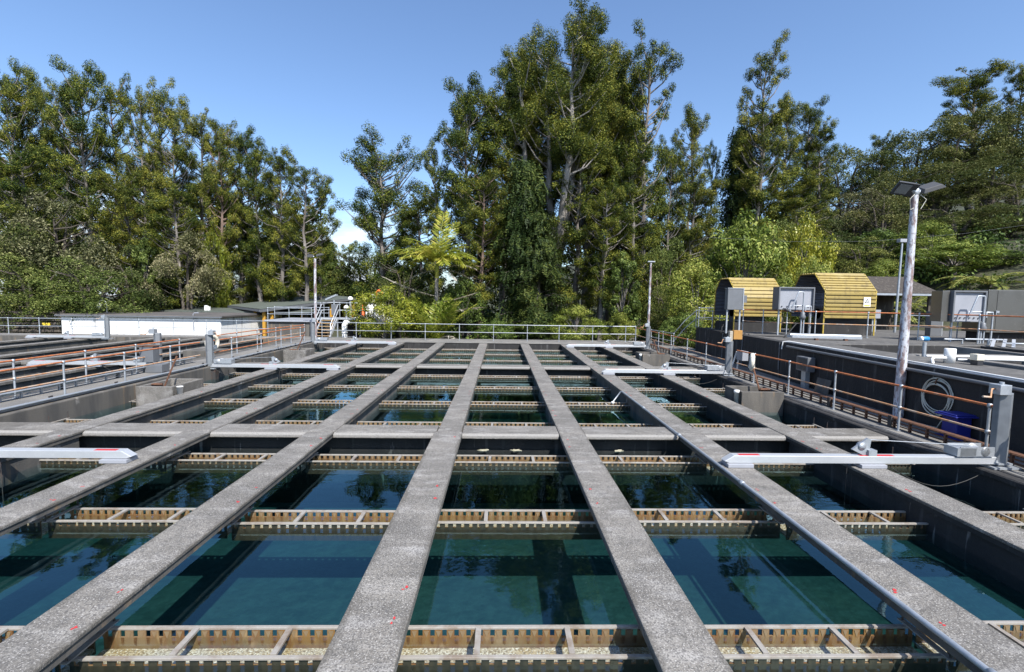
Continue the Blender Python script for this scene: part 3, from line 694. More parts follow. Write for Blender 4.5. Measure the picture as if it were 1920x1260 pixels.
hood('yellow corrugated hood without a sign, behind the grey panel on the left',11.5,13.82,[(23.35,2.1),(23.35,3.0),(23.62,3.55),(24.1,3.98),(25.0,3.98),(25.5,3.4),(25.6,2.1)],.19,False)
hood('yellow corrugated hood with a warning sign, the larger one on the right',14.78,17.15,[(21.6,2.12),(21.6,3.36),(22.4,4.18),(23.5,4.18),(24.1,3.36),(24.1,2.12)],.17,True)

# control panels
T = thing('control_panel', 'dark grey control panel standing in front of the left yellow hood', 'control panel', (10.85,21.95,DZ), 'control panels on the upper deck')
MB().bx(10.45,11.15,21.9,22.2,2.45,3.42).build('cabinet', M['cabinet'], T, bevel=.01)
m = MB(); m.bx(10.43,11.2,21.88,22.22,3.42,3.45); m.bx(11.15,11.19,21.88,22.22,2.43,3.42); m.build('frame', M['galv'], T)
MB().bx(11.195,11.38,21.98,22.16,2.78,3.12).build('side_box', M['cabinet'], T)
for x in (10.5,11.1): MB().bx(x-.03,x+.03,22.0,22.06,DZ,2.45).build('leg', M['galv'], T)
def open_cab(label, x0,x1,y,z0,z1, dep, side, group):
    T = thing('control_panel', label, 'control panel', ((x0+x1)/2,y,DZ), group); t = .06
    m = MB(); m.bx(x0,x1,y,y+dep,z1-t,z1); m.bx(x0,x1,y,y+dep,z0,z0+t*.5); m.bx(x0,x0+t,y,y+dep,z0+t*.5,z1-t); m.bx(x1-t,x1,y,y+dep,z0+t*.5,z1-t)
    m.build('cabinet', M[side], T, bevel=.006)
    m = MB(); m.bx(x0+t,x1-t,y+.10,y+dep-.01,z0+t*.5,z1-t); m.build('back_panel', M['cab_light'], T)
    m = MB()
    for k in range(6): m.tube([(x0+.2+k*(x1-x0-.4)/5,y+.098,z0+.16),(x0+.2+k*(x1-x0-.4)/5,y+.06,z0+.16)],.025,8)
    m.build('gauge', M['steel_lid'], T)
    for x in (x0+.1,x1-.1): MB().bx(x-.03,x+.03,y+.1,y+.16,DZ,z0).build('leg', M['galv'], T)
    return T
def bent_pipes(label, x, y, z0, zt, w, mt='galv'):
    T = thing('pipework', label, 'pipework', (x,y,DZ), 'bent pipework in front of the control panels')
    MB().tube([(x,y,z0),(x,y,zt-.05),(x-.03,y,zt),(x-w+.03,y,zt),(x-w,y,zt-.03),(x-w-.22,y+.02,zt-.7)],.03,8).build('tall_pipe', M[mt], T)
    MB().tube([(x+.35,y,DZ),(x+.35,y,zt-.62),(x+.12,y,zt-.62),(x+.1,y,zt-.66),(x+.1,y,zt-.82)],.035,8).build('loop_pipe', M[mt], T)
    MB().tube([(x-.55,y+.05,zt-.85),(x-.55,y+.05,zt-.6),(x,y+.05,zt-.6)],.025,8).build('low_pipe', M[mt], T)
    MB().lathe((x,y,z0-.02),[(.001,-.16),(.1,-.15),(.13,-.03),(.09,.05),(.09,.14),(.05,.18),(.001,.18)],12).build('valve', M['cabinet'], T)
    for dx in (-.05,.06): MB().tube([(x+dx,y,DZ),(x+dx,y,z0-.12)],.032,8).build('riser', M[mt], T)
open_cab('open fronted grey control panel with a pale back, between the two yellow hoods',12.36,13.98,21.1,2.48,3.5,.5,'cabinet','control panels on the upper deck')
bent_pipes('grey bent pipework before the open panel between the yellow hoods',13.35,20.9,2.25,3.28,.25)
open_cab('grey control panel with a pale back at the right picture edge',17.62,18.95,18.3,2.15,3.37,.6,'cabinet','control panels on the upper deck')
MB_ = MB(); MB_.bx(17.30,17.6,18.45,18.95,2.15,3.36); tag(MB_.build('steel_cabinet', M['stainless'], bevel=.01),'narrow dull steel cabinet left of the pale panel at the right edge','cabinet')
T = thing('steel_cabinet', 'large dull stainless steel cabinet at the right picture edge behind the rusty rail', 'cabinet', (20.6,18.6,DZ))
MB().bx(18.99,22.6,18.3,19.3,1.75,3.42).build('body', M['stainless'], T, bevel=.012)
MB().bx(19.35,22.5,18.285,18.299,1.85,3.38).build('door', M['stainless'], T, bevel=.004)
m = MB(); m.bx(19.32,19.42,18.24,18.284,2.52,2.6); m.tube([(19.3,18.25,2.45),(19.3,18.25,2.62)],.02,6); m.build('handle', M['galv'], T)
m = MB(); m.bx(19.1,22.5,18.5,19.2,DZ,1.75); m.build('plinth', M['concrete_dark'], T)
bent_pipes('grey bent pipework before the pale panel at the right picture edge',18.5,17.95,2.0,3.16,.3)
m = MB()
m.tube([(16.7,17.6,1.52),(17.3,17.5,1.52),(17.3,17.5,1.36)],.03,8); m.tube([(17.2,17.3,1.55),(18.5,17.2,1.55),(18.55,17.2,1.5),(18.6,17.2,1.42),(19.4,17,1.42)],.035,8); m.tube([(18.0,17.2,1.36),(18.0,17.2,1.55)],.05,8)
tag(m.build('deck_pipes', M['galv']), 'low grey pipes running over the upper deck at the right edge', 'pipework')
m = MB(); m.bar((17.2,16.3,1.37),(17.9,16.9,1.6),.09,.02); m.bar((17.5,16.2,1.37),(18.2,16.8,1.6),.09,.02); m.bar((17.75,16.1,1.37),(18.4,16.7,1.6),.09,.02)
tag(m.build('aluminium_grating', M['alu']), 'loose aluminium bars lying on the deck by the right edge', 'bars')

# things on the deck and wall
T = thing('flow_tank', 'white plastic cylinder on the edge of the dark wall, right of the lamp pole', 'tank', (11.3,11.72,DZ))
MB().lathe((11.3,11.72,DZ),[(.001,0),(.118,0),(.118,.36),(.108,.365),(.001,.365)],24).build('cylinder', M['white'], T)
MB().tube([(11.18,11.7,DZ+.13),(10.92,11.75,DZ+.13),(10.88,11.75,DZ+.09),(10.80,11.6,DZ-.1),(10.6,11.6,DZ-.13)],.035,8).build('inlet_pipe', M['white'], T)
MB().tube([(11.44,11.65,DZ+.09),(11.62,11.6,DZ+.09)],.035,8).build('outlet_pipe', M['galv'], T)
T = thing('junction_box', 'cream junction box on a black foot beside the white cylinder', 'box', (11.62,11.35,DZ))
MB().bx(11.53,11.72,11.25,11.45,DZ+.12,DZ+.27).build('box', M['cream'], T, bevel=.012)
MB().bx(11.56,11.7,11.26,11.44,DZ,DZ+.12).build('foot', M['black_plastic'], T)
m = MB(); m.tube([(11.78,11.4,DZ+.15),(15.5,10.9,DZ+.12)],.04,8); tag(m.build('white_pipe', M['white']), 'white pipe running right from the cream junction box', 'pipe')
m = MB(); m.tube([(11.95,13.1,DZ+.02),(16.0,12.95,DZ+.02)],.03,8); tag(m.build('white_pipe', M['white']), 'long white pipe laid across the open recess of the upper tank', 'pipe')
T = thing('flow_sensor', 'blue and white sensor head on a short grey stand behind the lamp pole', 'sensor', (12.5,13.75,.9))
MB().tube([(12.5,13.78,-.4),(12.5,13.78,1.7)],.05,10).build('stand', M['galv'], T)
MB().lathe((12.5,13.78,1.80),[(.001,-.09),(.065,-.09),(.07,-.06),(.07,.08),(.06,.1),(.001,.1)],14,'x').build('head', M['blue_pump'], T)
MB().lathe((12.38,13.78,1.80),[(.001,-.03),(.06,-.03),(.07,.025),(.001,.03)],14,'x').build('cap', M['white'], T)
m = MB(); m.prism([(11.55,19.0,1.42),(11.65,18.8,1.42),(14.1,18.3,1.42),(14.1,18.55,1.42)],(0,0,.1)); m.tube([(11.6,18.9,1.52),(14.1,18.4,1.52)],.07,8)
tag(m.build('cable_duct', M['galv']), 'grey ribbed duct lying on brown supports below the control panels', 'duct')
m = MB(); m.bx(12.4,12.52,18.5,18.62,1.347,1.418); m.bx(13.5,13.62,18.4,18.52,1.347,1.418); tag(m.build('duct_support', M['rust']), 'rusty feet under the grey ribbed duct', 'support')
m = MB(); m.tube([(11.8,19.6,1.37),(12.1,20.0,1.4),(12.9,20.6,1.9)],.025,6); m.tube([(11.3,21.5,1.37),(11.0,20.9,1.33),(11.6,19.9,1.38),(12.4,19.5,1.38)],.02,6); m.tube([(11.0,23.5,1.6),(10.8,23.2,1.25),(11.0,22.7,1.5),(10.9,22.3,1.2),(11.2,21.6,1.37)],.02,6)
m.tube([(10.95,23.3,1.7),(10.72,22.9,1.3),(10.8,22.4,1.35)],.018,6); m.tube([(10.76,21.9,1.2),(10.70,21.0,.95),(10.68,20.2,1.0)],.015,6)
tag(m.build('cable_bundle', M['cable']), 'tangle of cables draped over the corner of the dark wall', 'cables')
m = MB(); m.tube([(wx(20.8)-.03,20.8,1.3),(wx(20.8)-.03,20.8,.1)],.02,6); m.tube([(wx(17.6)-.03,17.6,1.32),(wx(17.6)-.03,17.6,.3)],.022,6); m.tube([(wx(23)-.03,23,1.3),(wx(23)-.03,23,.1)],.02,6)
tag(m.build('wall_conduit', M['cabinet']), 'thin conduits running down the face of the dark wall', 'conduit')
# floodlamp fallen over the rail
m = MB(); m.box((12.8,21.1,2.46),(.4,.3,.06),Matrix.Rotation(.35,3,'Y')); m.box((12.45,21.15,2.50),(.34,.25,.02)); tag(m.build('floodlight', M['steel_lid']), 'grey floodlight lying on the rusty rail before the left hood', 'floodlight')

# electrical boxes on the wall
T = thing('electrical_box', 'grey electrical box on a pedestal against the dark wall, left of the lamp pole', 'electrical box', (10.15,15.5,0))
MB().bx(9.98,10.24,15.22,15.82,.56,1.03).build('box', M['cabinet'], T, bevel=.012)
MB().bx(9.97,9.979,15.27,15.77,.6,.99).build('door', M['concrete_edge'], T)
MB().bx(10.05,10.2,15.4,15.62,0,.56).build('pedestal', M['galv'], T)
T = thing('meter_box', 'pale grey meter box on a leaning stand behind the lifebuoy', 'meter box', (9.95,19.4,0))
MB().bx(9.85,10.1,19.15,19.65,.42,.80).build('box', M['cab_light'], T, bevel=.01)
m = MB(); m.bar((9.88,19.6,0),(9.92,19.6,.42),.05,.03); m.bar((9.7,19.75,0),(9.9,19.72,.75),.05,.03); m.build('stand', M['white'], T)
m = MB(); m.box((10.06,14.55,.23),(.03,.62,.46),Matrix.Rotation(.22,3,'Y')); tag(m.build('leaning_board', M['concrete_edge']), 'square grey board leaning against the foot of the dark wall', 'board')
T = thing('hose_coil', 'pale hose coiled on the dark wall above the blue bin', 'hose', (9.86,10.5,.75))
m = MB(); rr = random.Random(5)
for k in range(5):
    c = (wx(10.5)-.045-.012*k, 10.5+rr.uniform(-.04,.04), .77-.03*k+rr.uniform(-.01,.02)); ra = .335+rr.uniform(-.03,.03)
    m.tube([(c[0]+.01*math.sin(3*t), c[1]+ra*math.cos(t), c[2]+ra*math.sin(t)*1.06) for t in [2*math.pi*i/30 for i in range(31)]],.013,6)
m.tube([(9.88,10.2,.5),(9.86,10.25,.3),(9.82,10.35,.05),(9.7,11.4,.03)],.013,6)
m.build('hose', M['rope'], T)
MB().tube([(9.97,10.5,1.16),(9.88,10.5,1.14),(9.84,10.5,1.05),(9.87,10.5,1.0)],.012,6).build('hook', M['rust'], T)
T = thing('plastic_bin', 'blue plastic bin with a wide lid beside the dark wall', 'bin', (9.66,9.75,0))
MB().prism([(9.50,9.58,0),(9.84,9.58,0),(9.84,9.92,0),(9.50,9.92,0)],(0,0,.47)).build('bin_body', M['bluep'], T, bevel=.03)
m = MB(); m.bx(9.40,9.90,9.5,10.0,.471,.50); m.bx(9.44,9.88,9.54,9.96,.501,.53); m.build('lid', M['bluep'], T, bevel=.01)
MB().bx(9.42,9.9,9.52,9.98,-.001,.03).build('foot_rim', M['bluep'], T)

def lifebuoy(label, c, ax, post):
    T = thing('lifebuoy', label, 'lifebuoy', c, 'lifebuoys on the walkways')
    ax = Vector(ax).normalized(); u = Vector((0,0,1)); w = ax.cross(u); c = Vector(c)
    MB().tube([c + (u*math.cos(t)+w*math.sin(t))*.25 for t in [2*math.pi*i/28 for i in range(29)]],.075,10,caps=False).build('ring', M['life'], T)
    m = MB()
    for t in (.8,2.4,3.9,5.5):
        q = c+(u*math.cos(t)+w*math.sin(t))*.25; d = (w*math.cos(t)-u*math.sin(t))
        m.tube([q-d*.03,q+d*.03],.08,10)
    m.build('band', M['orange'] if post else M['life'], T)
    MB().tube([c+u*.33-ax*.05, c-u*.2-ax*.1],.015,6).build('hook', M['galv'], T)
lifebuoy('weathered white lifebuoy hanging on the right railing',(8.80,16.42,.72),(.95,-.45,0),0)
lifebuoy('white lifebuoy beside the left grey post halfway along the basin',(-11.12,18.75,.95),(1,-.25,0),0)
T = thing('timber_post', 'weathered timber post with an ochre board at its top, behind the middle right grey post', 'post', (9.25,18.9,0))
MB().bx(9.12,9.25,18.8,18.95,0,1.65).build('post', M['wood'], T, bevel=.01)
MB().bx(9.27,9.62,18.78,18.98,1.32,1.68).build('board', M['boardo'], T, bevel=.01)

# hut behind the deck
T = thing('open_hut', 'open sided hut with a dark shingled hip roof behind the lamp pole', 'hut', (20,28,-.5))
e0, e1, f0, f1, ez, rz_ = 19.2, 24.4, 26.0, 29.4, 3.42, 4.4
v = [(e0,f0,ez),(e1,f0,ez),(e1,f1,ez),(e0,f1,ez),(e0+.8,27.6,rz_),(23.5,27.6,rz_)]
m = MB(); m.add(v, [(0,1,5,4),(1,2,5),(2,3,4,5),(3,0,4)]); 
v2 = [(p[0],p[1],p[2]-.05) for p in v]; m.add(v2, [(4,5,1,0),(5,2,1),(5,4,3,2),(4,0,3)])
m.build('roof', M['shingle'], T)
m = MB(); m.bx(e0,e1+.02,f0-.09,f0-.005,ez-.13,ez-.02); m.bx(e1+.005,e1+.09,f0-.09,f1,ez-.13,ez-.02); m.build('gutter', M['galv'], T)
for x in (19.6,24.0):
    for y in (26.4,29.0): MB().bx(x-.06,x+.06,y-.06,y+.06,-.9,ez-.03).build('post', M['bark_dark'], T)
MB().bx(e0+.3,24.1,28.9,28.96,-.9,ez-.06).build('back_wall', M['bark_dark'], T)
m = MB(); m.bx(19.3,19.85,24.6,24.9,2.05,2.5); o = m.build('meter_box', M['cab_light'], bevel=.01); tag(o,'pale grey box on a stand left of the lamp pole, below the hut','meter box')
m = MB(); m.bx(19.5,19.56,24.7,24.76,1.35,2.05); m.bx(19.66,19.72,24.7,24.76,1.35,2.05); m.build('stand', M['galv'], o)
T = thing('pump_stand', 'grey pump stand with a wheel valve below the hut', 'pump', (20.3,22,DZ))
MB().bx(20.0,20.5,21.8,22.1,DZ,2.5).build('cabinet', M['cabinet'], T, bevel=.01)
m = MB(); m.tube([(20.6,21.9,DZ),(20.6,21.9,2.55)],.05,8); m.lathe((20.2,21.9,2.72),[(.10,-.02),(.14,0),(.10,.02)],14,'y'); m.tube([(20.2,21.95,2.5),(20.2,21.95,2.72)],.03,6); m.build('valve', M['galv'], T)

# ------------------------------------------------------------------ lamp poles
def flood(T, c, dirx, tilt, pitch, sz=(.62,.46,.11)):
    Mx = Matrix.Rotation(pitch,3,'X') @ Matrix.Rotation(tilt,3,'Y')
    cc = Vector(c) + Mx @ Vector((dirx*sz[0]/2,0,0))
    m = MB(); l, w, h = sz
    vs = [(-l/2,-w/2,-h/2),(l/2,-w/2,-h/2),(l/2,w/2,-h/2),(-l/2,w/2,-h/2),(-l/2*.8,-w/2*.75,h/2),(l/2*.7,-w/2*.75,h/2),(l/2*.7,w/2*.75,h/2),(-l/2*.8,w/2*.75,h/2)]
    m.add([cc+Mx@Vector(q) for q in vs], [(0,3,2,1),(4,5,6,7),(0,1,5,4),(1,2,6,5),(2,3,7,6),(3,0,4,7)])
    hd = m.build('lamp_head', M['steel_lid'], T, bevel=.01)
    m = MB(); m.box(cc+Mx@Vector((dirx*l*.1,0,-h/2-.004)),(l*.55,w*.72,.006),Mx); m.build('lens', M['lampglass'], hd)
    m = MB(); m.tube([Vector(c)-Vector((0,0,.06)), Vector(c)+Mx@Vector((dirx*.1,0,.0))],.045,8); m.build('arm', M['galv'], hd)
T = thing('lamp_pole', 'tall white rust flaked lamp pole with twin dark floodlights, by the right wall', 'lamp pole', (9.9,11.5,0), 'lamp poles')
MB().tube([(9.9,11.5,-.02),(9.9,11.5,2.4),(9.90,11.5,5.42)],[.112,.10,.07],16).build('pole', M['pole'], T)
MB().lathe((9.90,11.5,5.42),[(.075,0),(.085,.02),(.085,.12),(.06,.16),(.001,.16)],12).build('cap', M['galv'], T)
flood(T,(9.83,11.42,5.53),-1,R(12),R(-38),(.48,.36,.11)); flood(T,(9.98,11.5,5.53),1,-R(20),R(26),(.50,.36,.09))
m = MB(); m.tube([(9.84,11.44,5.42),(9.7,11.4,5.3),(9.73,11.4,5.05),(9.83,11.42,5.1)],.008,5); m.tube([(9.98,11.44,5.42),(10.12,11.42,5.3),(10.0,11.42,5.08)],.008,5); m.build('cable', M['rope'], T)
T = thing('lamp_pole', 'thin rust streaked lamp pole with a flat head, far right basin corner', 'lamp pole', (8.9,28.6,0), 'lamp poles')
MB().tube([(8.9,28.6,0),(8.9,28.6,1.5)],.085,10).build('pole_base', M['galv'], T)
MB().tube([(8.9,28.6,1.5),(8.92,28.6,5.1)],[.075,.055],10).build('pole', M['pole'], T)
MB().bx(8.72,9.14,28.5,28.7,5.1,5.16).build('lamp_head', M['galv'], T)
T = thing('lamp_pole', 'white lamp pole with twin small floodlights, beside the stairs on the left', 'lamp pole', (-11.95,31.3,0), 'lamp poles')
MB().tube([(-11.95,31.3,0),(-11.9,31.3,5.2)],[.10,.075],12).build('pole', M['pole'], T)
flood(T,(-11.95,31.25,5.36),-1,R(3),R(10),(.40,.34,.16)); flood(T,(-11.80,31.3,5.4),1,-R(14),R(5),(.42,.34,.12))
T = thing('lamp_pole', 'thin grey lamp pole with a square head in front of the hut roof', 'lamp pole', (20.4,24.3,DZ), 'lamp poles')
MB().tube([(20.4,24.3,DZ),(20.45,24.3,6.0)],[.06,.045],10).build('pole', M['galv'], T)
MB().bx(20.27,20.65,24.2,24.45,5.95,6.12).build('lamp_head', M['cab_light'], T, bevel=.02)
T = thing('overhead_wire', 'thin overhead wire sagging in front of the right hillside', 'wire', (22,33,8))
MB().tube([(14,33,7.2),(20,33.3,7.05),(26,33.6,7.2),(33,34,7.9),(44,34,9.6)],.006,5).build('wire', M['cabinet'], T)
# ------------------------------------------------------------------ white building
T = thing('white_building', 'low white block building with black drip stains under a flat dark roof', 'building', (-26.4,40,-.4))
MB().bx(-32.2,-20.7,36,46,-.6,1.10).build('wall', M['white_wall'], T)
m = MB(); m.bx(-32.45,-20.45,35.75,46.2,1.102,1.26); m.build('roof', M['roof_dark'], T, bevel=.03)
MB().bx(-32.46,-20.44,35.73,35.748,1.10,1.2).build('fascia', M['cabinet'], T)
m = MB()
for z in (.0,.22,.44,.66,.88): m.bx(-32.2,-20.7,35.993,35.999,z,z+.008)
m.build('block_joint', M['cab_light'], T)
m = MB(); m.tube([(-22.6,35.9,.2),(-22.6,35.9,1.35),(-22.5,35.9,1.45),(-22.2,35.9,1.45)],.04,8); m.build('vent_pipe', M['cab_light'], T)
m = MB(); m.prism([(-30.0,43.0,1.262),(-17.0,43.0,1.262),(-17.0,45.5,1.5),(-30.0,45.5,1.5)],(0,0,.10)); m.build('roof_sheet', M['green_roof'], T)
T = thing('gooseneck_lamp', 'white globe lamp on a gooseneck pole above the dark flat roof', 'lamp', (-30.9,38.5,1.26))
MB().tube([(-30.9,38.5,1.26),(-30.9,38.5,2.05),(-31.0,38.5,2.2),(-31.2,38.5,2.25),(-31.4,38.5,2.18),(-31.45,38.5,2.0)],.045,8).build('pole', M['galv'], T)
MB().lathe((-31.45,38.5,1.78),[(.001,-.2),(.12,-.17),(.19,-.08),(.2,.0),(.16,.12),(.07,.2),(.05,.25),(.001,.25)],18).build('globe', M['white'], T)
m = MB(); m.bx(-26.4,-26.15,43.5,43.7,1.4,1.85); m.bx(-26.12,-25.95,43.5,43.7,1.4,1.75); tag(m.build('roof_vent', M['white']), 'small white roof vents behind the flat dark roof', 'vent')
# slatted dark fence on the far left
T = thing('slat_fence', 'dark slatted timber fence left of the white building', 'fence', (-38,36.5,-.5))
m = MB()
for k in range(7): m.bx(-46,-32.5,36.5,36.54,-.4+k*.27,-.22+k*.27)
m.build('slat_panel', M['bark_dark'], T)
for k in range(7): MB().bx(-45.8+k*2.2,-45.68+k*2.2,36.541,36.64,-.6,1.5).build('post', M['bark_dark'], T)
m = MB(); m.bx(-34.0,-33.45,36.42,36.48,.35,.55); tag(m.build('yellow_tag', M['signyellow']), 'small yellow tag hung on the dark slatted fence', 'tag')

# ------------------------------------------------------------------ shelter with a green iron roof
T = thing('open_shelter', 'open shelter with a dark green iron roof on ochre posts, behind the white building', 'shelter', (-18,48,-.6))
A, B, Cc, D = Vector((-25.7,46,1.82)), Vector((-19.9,40.3,1.66)), Vector((-15.2,51,2.72)), Vector((-22.3,60,3.02))
n1 = 26; v = []; f = []
for i in range(n1*2+1):
    t = i/(n1*2); o = .035*(i % 2)
    v += [A.lerp(B,t)+Vector((0,0,o)), D.lerp(Cc,t)+Vector((0,0,o))]
for i in range(n1*2): f.append((2*i,2*i+2,2*i+3,2*i+1))
m = MB(); m.add(v, f); m.add([Vector(q)-Vector((0,0,.07)) for q in v], [tuple(reversed(q)) for q in f]); m.build('roof', M['green_roof'], T)
m = MB(); m.bar(A-Vector((0,0,.12)),B-Vector((0,0,.12)),.1,.18); m.bar(B-Vector((0,0,.14)),Cc-Vector((0,0,.14)),.1,.22); m.build('fascia', M['cabinet'], T)
for t in (.12,.4,.72,.96):
    p = A.lerp(B,t)+Vector((.2,.5,0)); MB().bx(p.x-.11,p.x+.11,p.y-.11,p.y+.11,-.9,p.z-.15).build('post', M['ochre'], T)
    p = B.lerp(Cc,t)+Vector((-.3,.2,0)); MB().bx(p.x-.11,p.x+.11,p.y-.11,p.y+.11,-.9,p.z-.15).build('post', M['ochre'], T)
    p = D.lerp(Cc,t); MB().bx(p.x-.11,p.x+.11,p.y-.31,p.y-.09,-.9,p.z-.15).build('post', M['ochre'], T)

# ------------------------------------------------------------------ stairs, platform, low tanks
T = thing('grey_tank', 'low grey concrete tank right of the white building, railed on top', 'tank', (-15,36,0))
MB().bx(-16.6,-13.4,34.6,38.5,-.5,.95).build('wall', M['concrete_edge'], T, bevel=.02)
MB().bx(-16.75,-13.3,34.45,38.6,.952,1.08).build('cap', M['cab_light'], T, bevel=.02)
railing('pipe_railing','galvanised railing on the low grey tank left of the stairs','galvanised pipe railings',[(-16.6,34.7,1.08),(-15.1,34.7,1.08),(-13.5,34.7,1.08)],.85,.42,'galv','galv')
railing('pipe_railing','galvanised railing along the back of the low grey tank','galvanised pipe railings',[(-17.6,37.9,1.08),(-15.5,37.9,1.08),(-13.4,37.9,1.08)],.85,.42,'galv','galv')
T = thing('white_tank', 'white topped tank with black stained sides right of the stairs', 'tank', (-10,36,0))
MB().bx(-11.25,-7.9,35.2,38.6,-.6,1.0).build('wall', M['concrete_dark'], T)
m = MB(); m.bx(-11.4,-7.75,35.0,38.7,1.002,1.20); m.build('rim', M['white_wall'], T, bevel=.03)
m = MB(); m.bx(-10.2,-9.0,36.6,37.8,1.202,2.25); m.build('turret', M['white_wall'], T, bevel=.03)
T = thing('white_pipe', 'thick white bent pipe rising beside the stairs', 'pipe', (-11.1,34.2,0))
MB().tube([(-11.05,34.3,-.1),(-11.05,34.3,.78),(-10.98,34.4,.95),(-10.8,34.8,1.05),(-10.7,35.3,1.05)],.19,14).build('pipe', M['white'], T)
MB().lathe((-11.05,34.3,.25),[(.19,-.04),(.215,-.03),(.215,.03),(.19,.04)],14).build('collar', M['white'], T)
T = thing('metal_stairs', 'steep aluminium stairs with yellow nosed treads leading up to the platform', 'stairs', (-12.1,33.4,0))
s0, s1 = (32.75,0.), (34.35,1.24)
for x in (-12.62,-11.55): MB().bar((x,s0[0],s0[1]),(x,s1[0],s1[1]),.05,.2).build('stringer', M['alu'], T)
for k in range(6):
    t = (k+.6)/6.2; y = s0[0]+(s1[0]-s0[0])*t; z = s1[1]*t
    a = MB(); a.bx(-12.59,-11.58,y-.10,y+.16,z-.02,z+.01); a = a.build('tread', M['alu'], T)
    MB().bx(-12.58,-11.59,y-.112,y-.101,z-.012,z+.014).build('nosing', M['ochre'], a)
for x in (-12.65,-11.5):
    for h in (1.0,.55):
        MB().tube([(x,s0[0],h*.15),(x,s0[0]+.02,h*.9),(x,s1[0],s1[1]+h),(x,s1[0]+.5,s1[1]+h)],.028,8).build('handrail', M['alu'], T)
T = thing('access_platform', 'small railed aluminium platform at the top of the stairs', 'platform', (-12,35.2,0))
MB().bx(-13.3,-9.9,34.36,36.4,1.18,1.24).build('deck', M['alu'], T)
for x in (-13.2,-11.6,-10.0):
    for y in (34.5,36.3): MB().bx(x-.04,x+.04,y-.04,y+.04,-.5,1.18).build('leg', M['galv'], T)
railing('pipe_railing','galvanised railing round the platform above the stairs','galvanised pipe railings',[(-11.4,34.4,1.24),(-10.7,34.4,1.24),(-9.9,34.4,1.24),(-9.0,34.5,1.24)],1.12,.58,'galv','galv')
railing('pipe_railing','galvanised railing on the left and back of the platform above the stairs','galvanised pipe railings',[(-12.75,34.4,1.24),(-13.2,34.5,1.24),(-13.2,36.3,1.24),(-11.5,36.3,1.24),(-9.9,36.3,1.24)],1.1,.56,'galv','galv')
T = thing('tilted_floodlight', 'grey floodlight tilted upward on a stand above the stairs', 'floodlight', (-11.9,34.6,1.24))
MB().tube([(-11.9,34.7,1.24),(-11.9,34.7,2.55)],.05,8).build('stand', M['galv'], T)
m = MB(); m.box((-12.05,34.65,2.74),(.85,.4,.11),Matrix.Rotation(-.42,3,'Y')); m.build('lamp_head', M['galv'], T, bevel=.01)
m = MB(); m.bx(-12.05,-11.65,34.55,34.85,1.5,2.25); m.build('control_box', M['cabinet'], T, bevel=.01)
for x, z, lab in ((-10.95,2.62,'white domed cap on a post right of the stairs, the taller one'),(-11.0,2.0,'white domed cap on a post beside the right stair handrail, the lower one')):
    T = thing('domed_post', lab, 'post', (x,35.0,1.24), 'white domed posts by the stairs')
    y = 35.4 if z > 2.3 else 34.6
    MB().tube([(x,y,1.24),(x,y,z)],.07,10).build('post', M['cab_light'], T)
    MB().lathe((x,y,z),[(.18,-.02),(.18,.06),(.13,.15),(.05,.2),(.001,.2)],14).build('dome', M['white'], T)
T = thing('marker_post', 'orange marker post with a white band at the back of the platform', 'marker', (-10.1,35.6,1.24))
MB().lathe((-10.1,35.6,1.24),[(.001,0),(.16,0),(.14,.05),(.1,.06),(.08,.7),(.05,1.0),(.001,1.0)],12).build('post', M['orange'], T)
MB().lathe((-10.1,35.6,1.24),[(.085,.68),(.077,.68),(.077,.8),(.085,.8)],12).build('band', M['white'], T)
T = thing('hose_reel', 'orange hose reel on a white stand beside the yellow green shrub', 'hose reel', (-9.3,36.8,2.26))
MB().bx(-9.75,-9.5,36.7,36.9,2.252,3.0).build('stand', M['white'], T)
MB().lathe((-9.2,36.8,3.1),[(.15,-.1),(.26,-.1),(.28,0),(.26,.1),(.15,.1)],18,'y').build('reel', M['orange'], T)
MB().lathe((-9.2,36.8,3.1),[(.001,-.08),(.148,-.08),(.148,.08),(.001,.08)],14,'y').build('hub', M['steel_lid'], T)
# grey rusty switch box beside the left walkway
T = thing('switch_box', 'rust edged grey switch box on a stand beside the far left-walkway railing', 'switch box', (-12.72,17.6,0))
MB().bx(-12.98,-12.5,17.5,17.85,.34,.9).build('box', M['cabinet'], T, bevel=.01)
MB().bx(-13.0,-12.48,17.48,17.87,.902,.93).build('lid', M['rust'], T)
MB().bx(-12.83,-12.68,17.6,17.75,0,.34).build('stand', M['galv'], T)
m = MB(); m.bx(-12.6,-12.0,17.2,17.6,.0,.3); tag(m.build('equipment_case', M['cabinet'], bevel=.02), 'low grey equipment case on the left walkway below the switch box', 'case')
